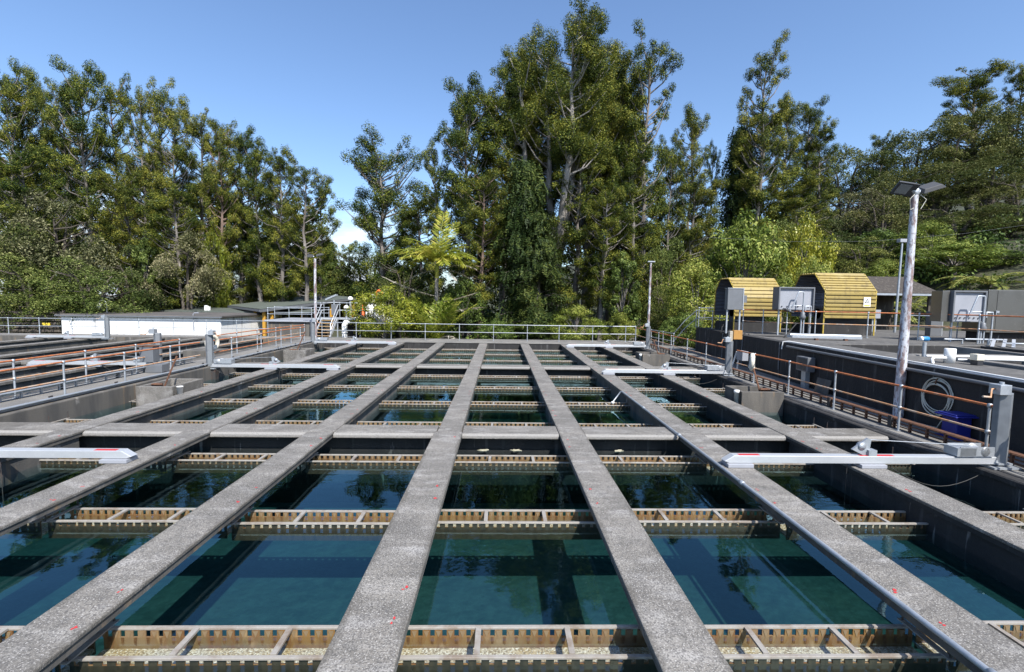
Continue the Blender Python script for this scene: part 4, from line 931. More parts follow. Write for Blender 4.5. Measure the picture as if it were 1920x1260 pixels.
# dark foot of the left middle post
m = MB(); m.bx(-10.899,-10.75,18.25,18.48,-.6,-.001); tag(m.build('post_bracket', M['dark_steel']), 'black bracket on the left basin wall below the middle grey post', 'bracket')
TREES = [
('kc',-45.8,47.0,-1.00,23.5,5.0,'tall dark tree cut off by the left picture edge'),
('ka',-47.0,50.0,-1.00,24.4,4.7,'tall tufted tree second from the left picture edge, round topped'),
('kb',-49.1,54.0,-1.00,25.8,4.5,'slim tall tree third from the left edge, between two round tops'),
('kb',-42.8,49.0,-1.00,23.6,4.4,'tall tree with bare forked stems showing under its top, left of the highest left tree'),
('ka',-39.6,48.0,-1.00,24.0,5.9,'highest tree of the left stand, with a broad tufted head'),
('kr',-40.1,52.0,-1.00,25.1,4.9,'tall tree just right of the highest tree of the left stand'),
('kd',-36.1,50.0,-1.00,23.7,4.4,'open crowned tree with three thin tops above the pale kanuka'),
('kd',-34.2,50.0,-1.00,23.8,4.4,'open crowned tree with twin pompom tops, mid left skyline'),
('ka',-32.4,50.0,-1.00,22.1,5.0,'tufted tree where the left skyline starts stepping down'),
('kc',-31.5,52.0,-1.00,21.8,5.5,'yellowish tufted tree in the middle of the left stand'),
('kr',-27.2,48.0,-1.00,19.6,4.3,'tree with a reddish pale trunk in the left stand above the shelter'),
('kb',-27.2,51.0,-1.00,19.9,4.8,'tree with a rounded head left of the small skyline notch'),
('ka',-24.6,50.0,-1.00,18.3,5.0,'tufted tree above the left end of the green iron roof'),
('kc',-21.8,49.0,-1.00,17.5,5.2,'tufted tree third from the right end of the left stand'),
('kd',-19.2,48.0,-1.00,15.9,5.3,'open tree with long bare limbs near the right end of the left stand'),
('kb',-18.6,50.0,-1.00,14.9,3.9,'last tree at the right end of the left stand, against the cloud'),
('ra',-24.2,62.0,-1.00,12.5,5.9,'weeping conifer with yellowing tips behind the left lamp pole'),
('rb',-22.1,62.0,-1.00,10.9,4.8,'weeping conifer at the foot of the sky gap'),
('kc',-39.7,42.0,-1.00,15.5,6.1,'dark mid height tree low at the left edge under the tall crowns'),
('kc',-33.8,45.0,-1.00,14.4,5.5,'dark mid height tree behind the pale kanuka'),
('kc',-29.4,45.0,-1.00,13.2,5.5,'dark mid height tree in the middle of the left stand'),
('kc',-27.4,52.0,-1.00,13.3,6.4,'dark mid height tree behind the white building roof'),
('kc',-27.9,63.0,-1.00,13.1,7.7,'dark mid height tree behind the green iron roof'),
('kc',-30.2,62.0,-1.00,11.7,7.6,'dense low crowned tree over the left part of the green roof'),
('kc',-24.7,60.0,-1.00,13.8,7.3,'dense low crowned tree over the middle of the green roof'),
('kc',-46.3,54.0,-1.00,19.5,6.6,'dense tree deep in the left stand, below the highest tree'),
('kc',-39.1,56.0,-1.00,19.3,6.8,'dense tree deep in the left stand, right of its middle'),
('kc',-32.7,55.0,-1.00,16.5,7.3,'dense tree deep in the left stand above the pale brownish tree'),
('ke',-12.8,52.0,-1.00,18.8,9.5,'lone round crowned tree standing in the sky gap'),
('kb',-20.5,66.0,-1.00,10.6,3.3,'small pompom topped tree at the left foot of the lone round tree'),
('kc',-8.2,50.0,-1.00,13.8,6.1,'low crowned tree between the lone round tree and the central stand'),
('kd',-5.7,44.0,-1.00,17.0,3.9,'sparse thin tree at the left side of the central stand'),
('ka',-2.9,43.0,-1.00,21.5,6.0,'tufted tree at the left shoulder of the central stand'),
('kb',0.1,45.0,-1.00,23.6,6.2,'tall tree left of the highest central crown'),
('kf',4.8,43.0,-1.00,26.3,11.7,'huge multi stemmed tree with pale forked limbs, highest in the picture'),
('kg',8.3,47.0,-1.00,28.3,9.4,'tall broad crown at the top right of the central stand'),
('ka',-1.8,45.0,-1.00,20.8,7.0,'dense tufted tree at the left end of the central stand'),
('kb',3.3,46.0,-1.00,26.2,5.4,'slim tall tree in front of the highest crown, left side'),
('ka',9.4,45.0,-1.00,25.4,5.2,'slim tall tree in front of the highest crown, right side'),
('kc',2.0,47.0,-1.00,25.9,6.8,'dense tall tree just left of the highest crown'),
('kc',10.6,47.0,-1.00,25.4,7.3,'dense tall tree just right of the highest crown'),
('kc',15.3,47.0,-1.08,15.9,6.3,'dense lower tree behind the far right lamp pole'),
('kc',2.8,46.0,-1.00,22.0,7.2,'dense tree filling the middle of the central stand'),
('kc',6.5,41.0,-1.00,16.5,6.4,'dense tree in the lower middle of the central stand'),
('kr',-1.8,40.0,-1.00,13.7,4.9,'reddish trunked tree low in the central stand, right of the palm'),
('kd',12.7,44.0,-1.00,25.8,6.4,'open topped tall tree at the right side of the central stand'),
('kc',11.2,46.0,-1.00,23.9,5.6,'tree between the highest crown and the open topped right one'),
('kc',11.5,42.0,-1.00,16.5,5.6,'bushy tree at the lower right of the central stand'),
('kb',8.0,39.0,-1.00,12.5,4.8,'short tufted tree above the far right lamp pole'),
('kd',16.0,46.0,-1.01,18.1,3.6,'thin tree with bare twigs right of the central stand'),
('ka',19.3,50.0,0.16,21.2,5.3,'pompom topped tree right of the central stand, alone on the skyline'),
('kb',23.2,54.0,1.83,17.7,2.0,'tiny pompom topped tree on the skyline, right of the alone standing one'),
('kc',18.0,46.0,-0.78,15.0,6.1,'dark tree below the alone standing pompom tree'),
('ra',25.5,52.0,2.71,18.8,5.8,'dark weeping conifer left of the tall slender tree'),
('kd',25.5,48.0,2.47,24.8,5.9,'tall slender tree with separate pompoms, highest on the right'),
('kc',26.0,49.0,2.70,19.1,6.5,'dense lower crown round the foot of the tall slender tree'),
('ka',29.7,51.0,4.20,19.1,4.2,'tree with a narrow top right of the tall slender tree'),
('ka',33.1,53.0,5.92,17.7,5.0,'round topped tree second right of the tall slender tree'),
('kc',34.2,52.0,6.16,15.3,4.6,'dense tree at the right end of the right hand group'),
('kc',29.5,48.0,3.69,11.1,6.9,'dark tree below the round topped right hand trees'),
('kc',51.6,66.0,11.47,13.9,4.5,'small pompom tree alone on the right hill crest'),
('kc',60.6,62.0,13.25,19.4,9.3,'broad dark tree on top of the right hill'),
('kc',63.9,60.0,13.72,18.2,5.0,'dark tree cut off by the right picture edge on the hill top'),
('na',44.2,62.0,9.63,13.6,8.3,'flat topped olive tree at the left end of the right hill crest'),
('np',42.1,64.0,9.45,12.6,6.4,'pale flat topped tree in the dip left of the right hill'),
('nt',46.2,60.0,10.00,11.6,8.7,'flat topped tree under the small pompom tree on the hill'),
('na',51.0,60.0,11.45,13.2,10.0,'wide flat topped tree on the crest left of the broad dark tree'),
('nt',53.4,58.0,11.94,13.3,9.7,'wide flat topped tree below the broad dark hill tree'),
('na',58.2,58.0,12.59,14.1,9.7,'flat topped tree on the crest right of the broad dark tree'),
('na',60.2,56.0,12.78,13.7,8.7,'flat topped tree at the right edge near the hill top'),
('nt',44.7,54.0,9.36,8.6,9.0,'spreading tree with slanting stems above the lamp head'),
('nt',47.7,52.0,10.02,8.1,9.2,'spreading tree with slanting stems right of the lamp head'),
('nt',50.9,50.0,10.43,7.7,9.4,'broad layered tree at mid slope near the right edge'),
('nb',50.1,46.0,9.97,5.5,7.7,'shaded layered tree at the right edge, half way up the slope'),
('np',38.5,52.0,7.92,7.4,7.5,'pale brownish layered tree left of the lamp head'),
('nb',38.2,48.0,7.49,7.2,6.9,'layered tree directly behind the twin lamp head'),
('nb',31.7,46.0,4.24,6.4,6.1,'small layered tree between the yellow hoods and the hill'),
('nb',42.2,44.0,8.63,3.7,8.3,'dark layered tree behind the bright shrubs right of the lamp pole'),
('nb',44.8,42.0,8.90,1.2,7.0,'dark layered tree over the tree ferns'),
('nc',31.9,42.0,4.14,4.4,5.6,'low layered tree behind the hut roof'),
('np',-37.4,42.0,-1.00,12.2,8.4,'pale flowering flat topped tree on the left'),
('nb',-39.1,40.0,-1.00,10.4,6.7,'shadowy layered tree at the left edge below the tall stand'),
('np',-28.2,44.0,-1.00,9.4,6.4,'brownish pale layered tree left of the shelter'),
('nc',-35.9,38.0,-1.00,6.6,7.2,'light green layered bush at the left edge behind the rail'),
('nc',-32.4,39.0,-1.00,6.5,7.4,'light green layered bush left of the gooseneck lamp'),
('nb',-32.0,43.0,-1.00,7.8,5.7,'layered bush between the gooseneck lamp and the pale tree'),
('bc',-31.0,43.0,-1.00,8.7,2.6,'bright leafy column shaped tree behind the white building'),
('by',-27.3,47.0,-1.00,10.6,2.9,'yellow green young tree left of the reddish trunk'),
('nc',-28.7,49.0,-1.00,6.1,6.0,'olive bush at the left tip of the green roof'),
('ba',-29.9,62.0,-1.00,5.6,3.4,'pale green leafy shrub rising over the green iron roof'),
('bb',-27.0,62.0,-1.00,5.5,5.5,'leafy shrub right of the pale one over the green iron roof'),
('bc',-30.5,44.0,-1.00,6.2,2.9,'leafy dark shrub over the white building roof'),
('bb',-34.1,39.0,-1.00,4.2,6.5,'dark leafy shrub mass left of the gooseneck lamp'),
('nc',-16.9,62.0,-1.00,10.5,10.3,'olive layered tree left of the palm'),
('nc',-20.6,63.0,-1.00,9.4,7.0,'olive layered tree right of the left lamp pole'),
('nb',-9.4,48.0,-1.00,8.1,5.9,'olive layered tree hidden behind the palm crown'),
('bb',-6.9,42.0,-1.00,4.4,4.2,'mid green shrub behind the palm trunk'),
('ra',1.8,39.0,-1.00,14.8,5.6,'dark weeping conifer in the heart of the central stand'),
('ra',2.9,37.5,-1.00,10.4,5.0,'second dark weeping conifer low in the centre'),
('bb',-3.0,39.0,-1.00,5.5,3.9,'dark leafy shrub right of the palm'),
('bc',9.7,38.0,-1.00,7.7,3.4,'leafy column shaped tree left of the far right lamp pole'),
('bd',5.7,36.0,-1.00,3.3,4.8,'light green shrub behind the far railing, centre right'),
('bd',8.8,35.5,-1.00,2.8,3.2,'light green shrub behind the far railing near the lamp pole'),
('bb',-0.3,36.0,-1.00,2.2,3.2,'low dark shrub behind the far railing, centre'),
('bb',3.0,37.0,-1.00,2.6,3.7,'low dark shrub behind the far railing beside the trunks'),
('nc',14.2,42.0,-1.00,9.2,5.1,'olive layered tree right behind the far right lamp pole'),
('nc',13.0,37.0,-1.00,5.0,3.7,'olive layered bush at the foot of the far right lamp pole'),
('bd',13.6,33.0,-1.00,6.6,5.5,'dense dark and silver leafed shrub left of the yellow hoods'),
('ba',17.8,35.0,-0.92,10.2,7.0,'large bright broadleaf tree above the left yellow hood'),
('bb',11.8,30.5,-1.00,3.0,3.7,'dark green shrub at the foot of the upper deck stair rail'),
('by',23.4,37.0,0.27,9.3,4.9,'yellow green broadleaf tree above the right yellow hood'),
('nc',24.8,43.0,1.64,8.7,5.3,'fine leaved tree between the two bright broadleaf trees'),
('ba',21.1,32.0,-0.97,6.9,3.2,'bright shrub behind the right yellow hood'),
('bd',18.4,31.0,-0.92,5.4,3.4,'light shrub seen between the yellow hoods'),
('bd',36.2,40.0,5.78,3.9,5.8,'bright leafy tree right of the tall lamp pole'),
('ba',34.4,36.0,4.72,2.8,7.6,'broad bright leafy shrub right of the tall lamp pole'),
('bd',29.3,36.0,2.69,3.4,4.4,'green shrub over the left part of the hut roof'),
('bb',37.7,36.0,5.98,1.0,5.2,'mid green shrub behind the tree ferns near the right edge'),
('bb',34.9,44.0,5.45,4.2,6.4,'dark shrub on the lower slope left of the tall lamp pole'),
('by',-8.1,34.2,-1.00,4.6,5.5,'yellow green large leafed shrub in front of the white tank')]
# ------------------------------------------------------------------ vegetation
def leafmesh(name, c, nrm, ln, wd, mat, ax=None):
    """one small diamond per leaf: centres c, normals nrm, length/width arrays, optional long axis"""
    n = len(c); rg = leafmesh.rg
    nrm = nrm/np.maximum(np.linalg.norm(nrm,axis=1,keepdims=True),1e-6)
    if ax is None: ax = rg.normal(size=(n,3))
    a = ax - nrm*np.sum(ax*nrm,axis=1,keepdims=True); a /= np.maximum(np.linalg.norm(a,axis=1,keepdims=True),1e-6)
    b = np.cross(nrm,a)
    ln = np.broadcast_to(ln,(n,))[:,None]; wd = np.broadcast_to(wd,(n,))[:,None]
    v = np.stack([c+a*ln*.5, c+b*wd*.5+a*ln*.08, c-a*ln*.5, c-b*wd*.5+a*ln*.08],axis=1).reshape(-1,3)
    me = bpy.data.meshes.new(name)
    me.vertices.add(4*n); me.vertices.foreach_set('co', v.astype(np.float32).ravel())
    me.loops.add(4*n); me.loops.foreach_set('vertex_index', np.arange(4*n,dtype=np.int32))
    me.polygons.add(n); me.polygons.foreach_set('loop_start', np.arange(0,4*n,4,dtype=np.int32))
    try: me.polygons.foreach_set('loop_total', np.full(n,4,dtype=np.int32))
    except Exception: pass
    me.materials.append(mat); me.update(calc_edges=True); me.validate()
    return me
leafmesh.rg = np.random.default_rng(11)
def unit(rg,n):
    v = rg.normal(size=(n,3)); return v/np.linalg.norm(v,axis=1,keepdims=True)
def leaves_for(tufts, rg, per, size, flat=.8, up=.5, aspect=.45, shell=.45):
    """tufts: (x,y,z,r); leaves spread through each tuft's outer shell"""
    T = np.array(tufts); k = np.maximum(6,(per*(T[:,3]/T[:,3].mean())**2).astype(int))
    idx = np.repeat(np.arange(len(T)),k); n = len(idx)
    d = unit(rg,n); rad = rg.uniform(shell,1.,n)**.6
    # ragged outline: each tuft has its own lumps
    lump = 1+.28*np.sin(d[:,0]*5+idx*1.7)*np.cos(d[:,1]*4+idx)*np.sin(d[:,2]*4.3+idx*.7)
    off = d*rad[:,None]*T[idx,3][:,None]*lump[:,None]; off[:,2] *= flat
    c = T[idx,:3]+off
    nr = d*.95+unit(rg,n)*.5; nr[:,2] += up*.8
    s = size*rg.uniform(.6,1.4,n)
    return c, nr, s, s*aspect
def tree_obj(name, trunkmb, bark, leafdata, leafm):
    """a prototype: Empty > trunk, crown, at the origin"""
    T = thing(name, 'x', 'tree', (0,0,0))
    trunkmb.build('trunk', bark, T)
    me = leafmesh('crown', *leafdata, leafm)
    o = bpy.data.objects.new('crown', me); COL.objects.link(o); o.parent = T
    return T
def kauri(seed, H=26., W=7., fork=False, start=.3, dens=1., mat='lf_kauri', bark='bark', name='kauri_tree', ts=1., leaf=.16):
    rn = random.Random(seed); rg = np.random.default_rng(seed)
    m = MB(); tuft = []
    def prof(h):
        if h > .62: return math.sqrt(max(0,1-((h-.62)/.42)**2))
        return .5+.5*max(0,(h-start)/(.62-start))
    def curve(p0, p1, n, wob):
        return [p0.lerp(p1,i/n)+Vector((rn.uniform(-wob,wob),rn.uniform(-wob,wob),0))*(1 if 0<i<n else 0) for i in range(n+1)]
    stems = []
    base = Vector((0,0,-1.0))
    if fork:
        fh = H*.27; ft = Vector((rn.uniform(-.3,.3),rn.uniform(-.3,.3),fh))
        m.tube([base,Vector((0,0,H*.12)),ft],[.62,.5,.42],9)
        for k in range(5):
            az = k*6.283/5+rn.uniform(-.4,.4); rr = W*rn.uniform(.12,.34); top = H*rn.uniform(.84,1.0)
            p1 = Vector((math.cos(az)*rr,math.sin(az)*rr,top)); pm = ft.lerp(p1,.35)+Vector((math.cos(az),math.sin(az),0))*rr*.35
            pts = [ft]+[pm.lerp(p1,i/5)+Vector((rn.uniform(-.2,.2),rn.uniform(-.2,.2),0)) for i in range(6)]
            stems.append((pts, az, .17, .32, .03))
    else:
        pts = curve(base, Vector((rn.uniform(-.6,.6),rn.uniform(-.6,.6),H*.97)), 9, .22)
        stems.append((pts, None, start*.85, .42, .05))
    for pts, az0, t0, r0, r1 in stems:
        n = len(pts); m.tube(pts,[r0+(r1-r0)*(i/(n-1))**.8 for i in range(n)],8)
        nb = int((30 if fork else 74)*dens)
        for k in range(nb):
            t = t0+(.99-t0)*((k+rn.random())/nb); q = t*(n-1); i = min(int(q),n-2); p = pts[i].lerp(pts[i+1],q-i)
            h = p.z/H; az = rn.uniform(0,6.283) if az0 is None else az0+rn.gauss(0,1.1)
            L = W*.5*prof(h)*rn.uniform(.55,1.1)*(.62 if fork else 1.)+.45
            el = R(rn.uniform(10,38)+h*22); dr = Vector((math.cos(az)*math.cos(el),math.sin(az)*math.cos(el),math.sin(el)))
            e = p+dr*L; mid = p.lerp(e,.5)+Vector((0,0,-.09*L+rn.uniform(-.1,.1)))
            e = e+Vector((0,0,.12*L))
            br = .035+.022*L*(1-h*.5)
            m.tube([p,mid,e],[br,br*.7,.02],5,caps=False)
            s = ts*rn.uniform(.5,1.1)*(.75+.06*W)*(1.1-.35*h)*.76
            tuft.append((e.x,e.y,e.z,s))
            for f in ((.62,.8) if L < 2 else (.45,.7,.85)):
                if rn.random() < .8*dens:
                    b = p.lerp(e,f); o = Vector((rn.uniform(-1,1),rn.uniform(-1,1),rn.uniform(-.1,.9)))*.75*s
                    tuft.append((b.x+o.x,b.y+o.y,b.z+o.z,s*rn.uniform(.5,.85)))
            if rn.random() < .35:      # bare pale twig
                o = Vector((rn.uniform(-1,1),rn.uniform(-1,1),rn.uniform(.2,1)))*.8; m.tube([mid,mid+o],[.025,.008],4,caps=False)
        e = pts[-1]; tuft.append((e.x,e.y,e.z+.2,.75*ts)); tuft.append((e.x+.3,e.y,e.z-.6,.7*ts)); tuft.append((e.x-.3,e.y+.2,e.z-.9,.75*ts))
    ld = leaves_for(tuft, rg, int(230*(.16/leaf)**1.2), leaf, 1.1, .5, .42, .3)
    return tree_obj(name, m, M[bark], ld, M[mat])
def kanuka(seed, H=8., W=6., mat='lf_kanuka', tiers=(.5,1.), name='kanuka_tree', n=34, leaf=.14, per=430):
    """layered flat pads of fine leaves over slanting stems"""
    rn = random.Random(seed); rg = np.random.default_rng(seed); m = MB(); pads = []
    for k in range(3):
        az = k*2.1+rn.random(); p1 = Vector((math.cos(az)*W*.2,math.sin(az)*W*.2,H*.8))
        pts = [Vector((math.cos(az)*.15,math.sin(az)*.15,-1)), Vector((math.cos(az)*W*.05,math.sin(az)*W*.05,H*.3)), p1.lerp(Vector((0,0,H*.5)),.35), p1]
        m.tube(pts,[.16,.13,.09,.04],7)
        for j in range(8):
            a2 = az+rn.gauss(0,.9); q = pts[1].lerp(p1,rn.uniform(.1,1)); e = q+Vector((math.cos(a2)*W*.3,math.sin(a2)*W*.3,H*rn.uniform(.02,.15)))
            m.tube([q,q.lerp(e,.5)+Vector((0,0,-.1)),e],[.05,.035,.012],5,caps=False)
    for k in range(n):
        az = rn.uniform(0,6.283); r = math.sqrt(rn.random())*.5*W; h = tiers[0]+(tiers[1]-tiers[0])*rn.random()
        hh = h*H*(1-.38*(r/(.5*W))**2)
        pads.append((math.cos(az)*r,math.sin(az)*r,hh,W*rn.uniform(.11,.2)))
    T = np.array(pads); k = (per*(T[:,3]/T[:,3].mean())**2).astype(int); idx = np.repeat(np.arange(len(T)),k); N_ = len(idx)
    a = rg.uniform(0,6.283,N_); rr = np.sqrt(rg.random(N_))*T[idx,3]*(1+.3*np.sin(3*a+idx)); 
    z = (rg.random(N_)**1.5)*-.42*T[idx,3] + .62*T[idx,3]*(1-(rr/T[idx,3])**2)+.12*T[idx,3]*np.sin(5*a+idx*2.1)
    c = np.stack([T[idx,0]+np.cos(a)*rr, T[idx,1]+np.sin(a)*rr, T[idx,2]+z],axis=1)
    nr = unit(rg,N_)*.8; nr[:,2] += .75
    s = leaf*rg.uniform(.6,1.5,N_)
    return tree_obj(name, m, M['bark_dark'], (c,nr,s,s*.42), M[mat])
def broadleaf(seed, H=6., W=6., mat='lf_bright', leaf=.17, n=70, per=210, name='broadleaf_tree', low=.15, flat=.85):
    rn = random.Random(seed); rg = np.random.default_rng(seed); m = MB(); tf = []
    m.tube([(0,0,-1),(.1,0,H*.25),(.0,.1,H*.6)],[.15,.12,.05],7)
    for k in range(n):
        d = Vector((rn.gauss(0,1),rn.gauss(0,1),rn.gauss(0,1))).normalized(); r = rn.uniform(.35,1)**.5
        h = low*H+(1-low)*H*(.5+.5*d.z*r); f = math.sqrt(max(.05,1-(2*(h/H-.48))**2*.75))
        p = Vector((d.x*r*W*.45*f,d.y*r*W*.45*f,min(h,H*.96))); s = W*rn.uniform(.07,.135)
        tf.append((p.x,p.y,p.z,s))
        if k % 3 == 0: m.tube([(0,0,max(.2,p.z*.45)),p*.6+Vector((0,0,p.z*.25)),p],[.05,.03,.01],5,caps=False)
    return tree_obj(name, m, M['bark'], leaves_for(tf, rg, per, leaf, flat, .35, .5, .3), M[mat])
def rimu(seed, H=14., W=5., mat='lf_rimu', name='rimu_tree', n=7500):
    rn = random.Random(seed); rg = np.random.default_rng(seed); m = MB()
    m.tube([(0,0,-1),(.1,0,H*.5),(0,0,H*.97)],[.28,.18,.03],8)
    cs = []; axs = []; ns = []
    for k in range(150):
        h = rn.random()**.85; az = rn.uniform(0,6.283)
        L_ = W*.5*(1-h)**.55*rn.uniform(.3,1.15)+.15; z = H*(.1+.88*h)
        p = Vector((math.cos(az)*L_, math.sin(az)*L_, z))
        m.tube([(0,0,z*.98),(p.x*.55,p.y*.55,z+.25),p],[.05,.03,.01],4,caps=False)
        q = int(n/150*rn.uniform(.6,1.4)); t = rg.uniform(.35,1.1,q)
        c = np.stack([p.x*t,p.y*t,np.full(q,z)+.2*(1-t)],axis=1)+rg.normal(size=(q,3))*np.array([.32,.32,.18])
        ax = np.stack([np.full(q,math.cos(az)*.3),np.full(q,math.sin(az)*.3),-np.ones(q)],axis=1)+rg.normal(size=(q,3))*.22
        nr = np.stack([np.full(q,math.cos(az)*.8),np.full(q,math.sin(az)*.8),np.full(q,.5)],axis=1)+rg.normal(size=(q,3))*.5
        dl = rg.uniform(.1,.26,q)[:,None]
        for j in range(4): cs.append(c+ax*dl*j); axs.append(ax); ns.append(nr)
    cc = np.concatenate(cs); s = rg.uniform(.16,.36,len(cc))
    return tree_obj(name, m, M['bark_dark'], (cc,np.concatenate(ns),s,s*.3,None) if False else (cc,np.concatenate(ns),s,s*.32), M[mat])
def frond(base, az, el, L, droop, width, rg, n=34, fall=.35):
    """leaflets of one feathery frond; returns (centres, normals, lengths, widths, axes), spine"""
    pts = []; p = np.array(base,float); e = el
    for i in range(n+1):
        pts.append(p.copy()); p = p+np.array([math.cos(az)*math.cos(e),math.sin(az)*math.cos(e),math.sin(e)])*L/n; e -= droop/n
    C_, N_, L_, W_, A_ = [],[],[],[],[]
    side = np.array([-math.sin(az),math.cos(az),0])
    for i in range(3,n+1):
        t = i/n; d = pts[i]-pts[i-1]; d /= np.linalg.norm(d); up = np.cross(side,d); up = up if up[2] > 0 else -up
        ll = width*max(.12,math.sin(math.pi*min(1,.14+t*.8)))**.6*rg.uniform(.85,1.1)
        for s in (-1,1):
            a = side*s*.8+d*.6+np.array([0,0,-fall])+rg.normal(size=3)*.08; a /= np.linalg.norm(a)
            C_.append(pts[i]+a*ll*.5); A_.append(a); N_.append(up+rg.normal(size=3)*.25); L_.append(ll); W_.append(max(.035,L/n*1.0))
    return (C_,N_,L_,W_,A_), pts
def frond_mesh(name, specs, mat, parent, rg, off, spinem=None):
    C_, N_, L_, W_, A_ = [],[],[],[],[]; sp = MB()
    for s in specs:
        (c,n,l,w,a), pts = frond(*s[:6], rg, s[6] if len(s) > 6 else 34, s[7] if len(s) > 7 else .35); C_+=c; N_+=n; L_+=l; W_+=w; A_+=a
        sp.tube([tuple(p) for p in pts[::4]+[pts[-1]]],[.03]*len(pts[::4])+[.006],4,caps=False)
    me = leafmesh(name, np.array(C_)-np.array(off), np.array(N_), np.array(L_), np.array(W_), mat, np.array(A_))
    o = bpy.data.objects.new(name, me); COL.objects.link(o); o.parent = parent
    if spinem: sp.build('frond_stalk', spinem, parent)
    return o
PR = {
 'ka': kauri(1,26,7.2), 'kb': kauri(2,26,7.2,start=.36,dens=.85), 'kc': kauri(3,26,7.2,start=.22,dens=1.1),
 'kd': kauri(4,26,7.2,start=.3,dens=.78,ts=.9), 'kf': kauri(5,28,10.5,True,bark='bark_pale',leaf=.125), 'kg': kauri(6,28,10.5,True,bark='bark_pale',leaf=.13), 'ke': kauri(9,20,9.,start=.12,dens=1.25), 'kr': kauri(8,26,7.2,start=.3,bark='bark_red',dens=.9),
 'na': kanuka(21), 'nb': kanuka(22,tiers=(.35,1.)), 'nc': kanuka(23,n=46,tiers=(.25,1.),mat='lf_bush'), 'np': kanuka(24,mat='lf_pale',n=36), 'nt': kanuka(25,H=11,W=6,tiers=(.62,1.),n=32),
 'ba': broadleaf(31), 'bb': broadleaf(32,mat='lf_mid'), 'by': broadleaf(33,mat='lf_yellow',leaf=.16), 'bc': broadleaf(34,mat='lf_mid',H=8,W=4.5,n=70), 'bd': broadleaf(35,mat='lf_bright',leaf=.14,n=80),
 'ra': rimu(41), 'rb': rimu(42,mat='lf_mid',W=4.2),
}
SZ = {'ka':(26,7.2),'kb':(26,7.2),'kc':(26,7.2),'kd':(26,7.2),'kr':(26,7.2),'ke':(20,9.),'kf':(28,10.5),'kg':(28,10.5),'na':(8,6.6),'nb':(8,6.6),'nc':(8,6.6),'np':(8,6.6),'nt':(11,6.6),
 'ba':(6,6),'bb':(6,6),'by':(6,6),'bc':(8,4.5),'bd':(6,6),'ra':(14,5),'rb':(14,4.2)}
NAMES = {'k':('kauri_tree','tall trees behind the basin'),'n':('kanuka_tree','flat topped fine leaved trees'),'b':('broadleaf_tree','leafy broadleaf trees and shrubs'),'r':('rimu_tree','dark weeping conifers')}
used = set()
rt = random.Random(77)
for (kind, x, y, zb, h, w, lab) in TREES:
    p = PR[kind]; H, W = SZ[kind]
    o = p if kind not in used else copy_tree(p)
    if kind not in used: KIDS[p.name] = [(c, kids(c)) for c in kids(p)]
    used.add(kind)
    nm, gr = NAMES[kind[0]]
    o.location = (x,y,zb); o.scale = (w/W,w/W,h/H); o.rotation_euler = (0,0,rt.uniform(0,6.28))
    o['label'] = lab; o['group'] = gr; o['category'] = 'tree'
for k in PR:
    if k not in used:
        for c in list(kids(PR[k])): bpy.data.objects.remove(c)
        bpy.data.objects.remove(PR[k])

rgp = np.random.default_rng(5)
# nikau palm with dead fronds, young palm below
T = thing('nikau_palm', 'nikau palm with yellow green crown and grey dead fronds behind the far railing', 'palm', (-4.9,37,-.9))
MB().tube([(-4.9,37,-.9),(-4.92,37,2.2),(-4.88,37,4.6)],[.17,.13,.15],10).build('trunk', M['bark'], T)
MB().tube([(-4.88,37,4.3),(-4.85,37,5.2),(-4.8,37,5.9)],[.17,.15,.06],10).build('crown_shaft', M['lf_palm'], T)
g = [((-4.8,37,5.6),a,e,L*1.15,d,1.0,46,f) for a,e,L,d,f in ((.7,1.0,2.6,1.5,.8),(2.5,.7,2.7,1.5,.8),(3.5,1.15,2.7,1.2,.8),(5.7,.6,2.4,1.5,.9),(4.1,1.0,2.4,1.6,.9),(1.8,1.1,2.5,1.3,.7),(6.0,1.15,2.5,1.4,.8),(3.6,.9,2.8,1.5,.7),(4.3,.7,2.7,1.4,.7),(5.4,.8,2.5,1.5,.6),(.5,.6,2.8,1.5,.8),(5.9,.9,2.6,1.6,.8),(4.8,1.1,2.4,1.3,.5),(3.0,1.0,2.6,1.6,.7),(.9,1.25,3.3,.5,.25),(3.3,.75,3.4,1.3,.6),(2.7,.95,3.0,1.3,.5),(3.9,.6,2.9,1.2,.6),(5.0,.5,2.6,1.3,.5),(4.6,.9,2.6,1.2,.5),(.2,.75,2.9,1.4,.7),(2.2,.8,2.9,1.3,.5),(1.2,.8,2.8,1.2,.5),(3.0,.5,3.0,1.5,.6),(1.35,1.35,3.6,.25,.1))]
frond_mesh('fronds', g, M['lf_palm'], T, rgp, (-4.9,37,-.9), M['lf_palm'])
g = [((-4.85,37,5.0),a,e,L,d,.55,34,f) for a,e,L,d,f in ((6.1,.55,3.2,1.1,.9),(.3,.2,2.7,.9,1.),(5.6,.1,2.2,1.0,1.),(3.4,.0,2.6,.8,.9))]
frond_mesh('drying_fronds', g, M['lf_dead'], T, rgp, (-4.9,37,-.9))
g = [((-4.85,37,2.9),3.2,.22,4.4,-.25,.5,30,.1),((-4.85,37,2.4),.05,.2,3.2,-.15,.45,30,.15),((-4.85,37,1.4),6.2,.35,3.6,.3,.7,30,.2)]
frond_mesh('dead_fronds', g, M['lf_dead'], T, rgp, (-4.9,37,-.9), M['lf_dead'])
T = thing('young_palm', 'young palm with upright yellow green fronds just behind the far railing', 'palm', (-4.75,35,-.9))
g = []
for k in range(26):
    a = rgp.uniform(0,6.283); g.append(((-4.75+.1*math.cos(a),35+.1*math.sin(a),-.5),a,rgp.uniform(.95,1.42),rgp.uniform(3.1,4.2),rgp.uniform(.3,.75),.72,36,.05))
frond_mesh('fronds', g, M['lf_palm'], T, rgp, (-4.75,35,-.9), M['lf_palm'])
g = [((-4.6,34.9,-.3),a,.9,2.2,2.2,.4,24,.6) for a in (.2,5.9,.7)]
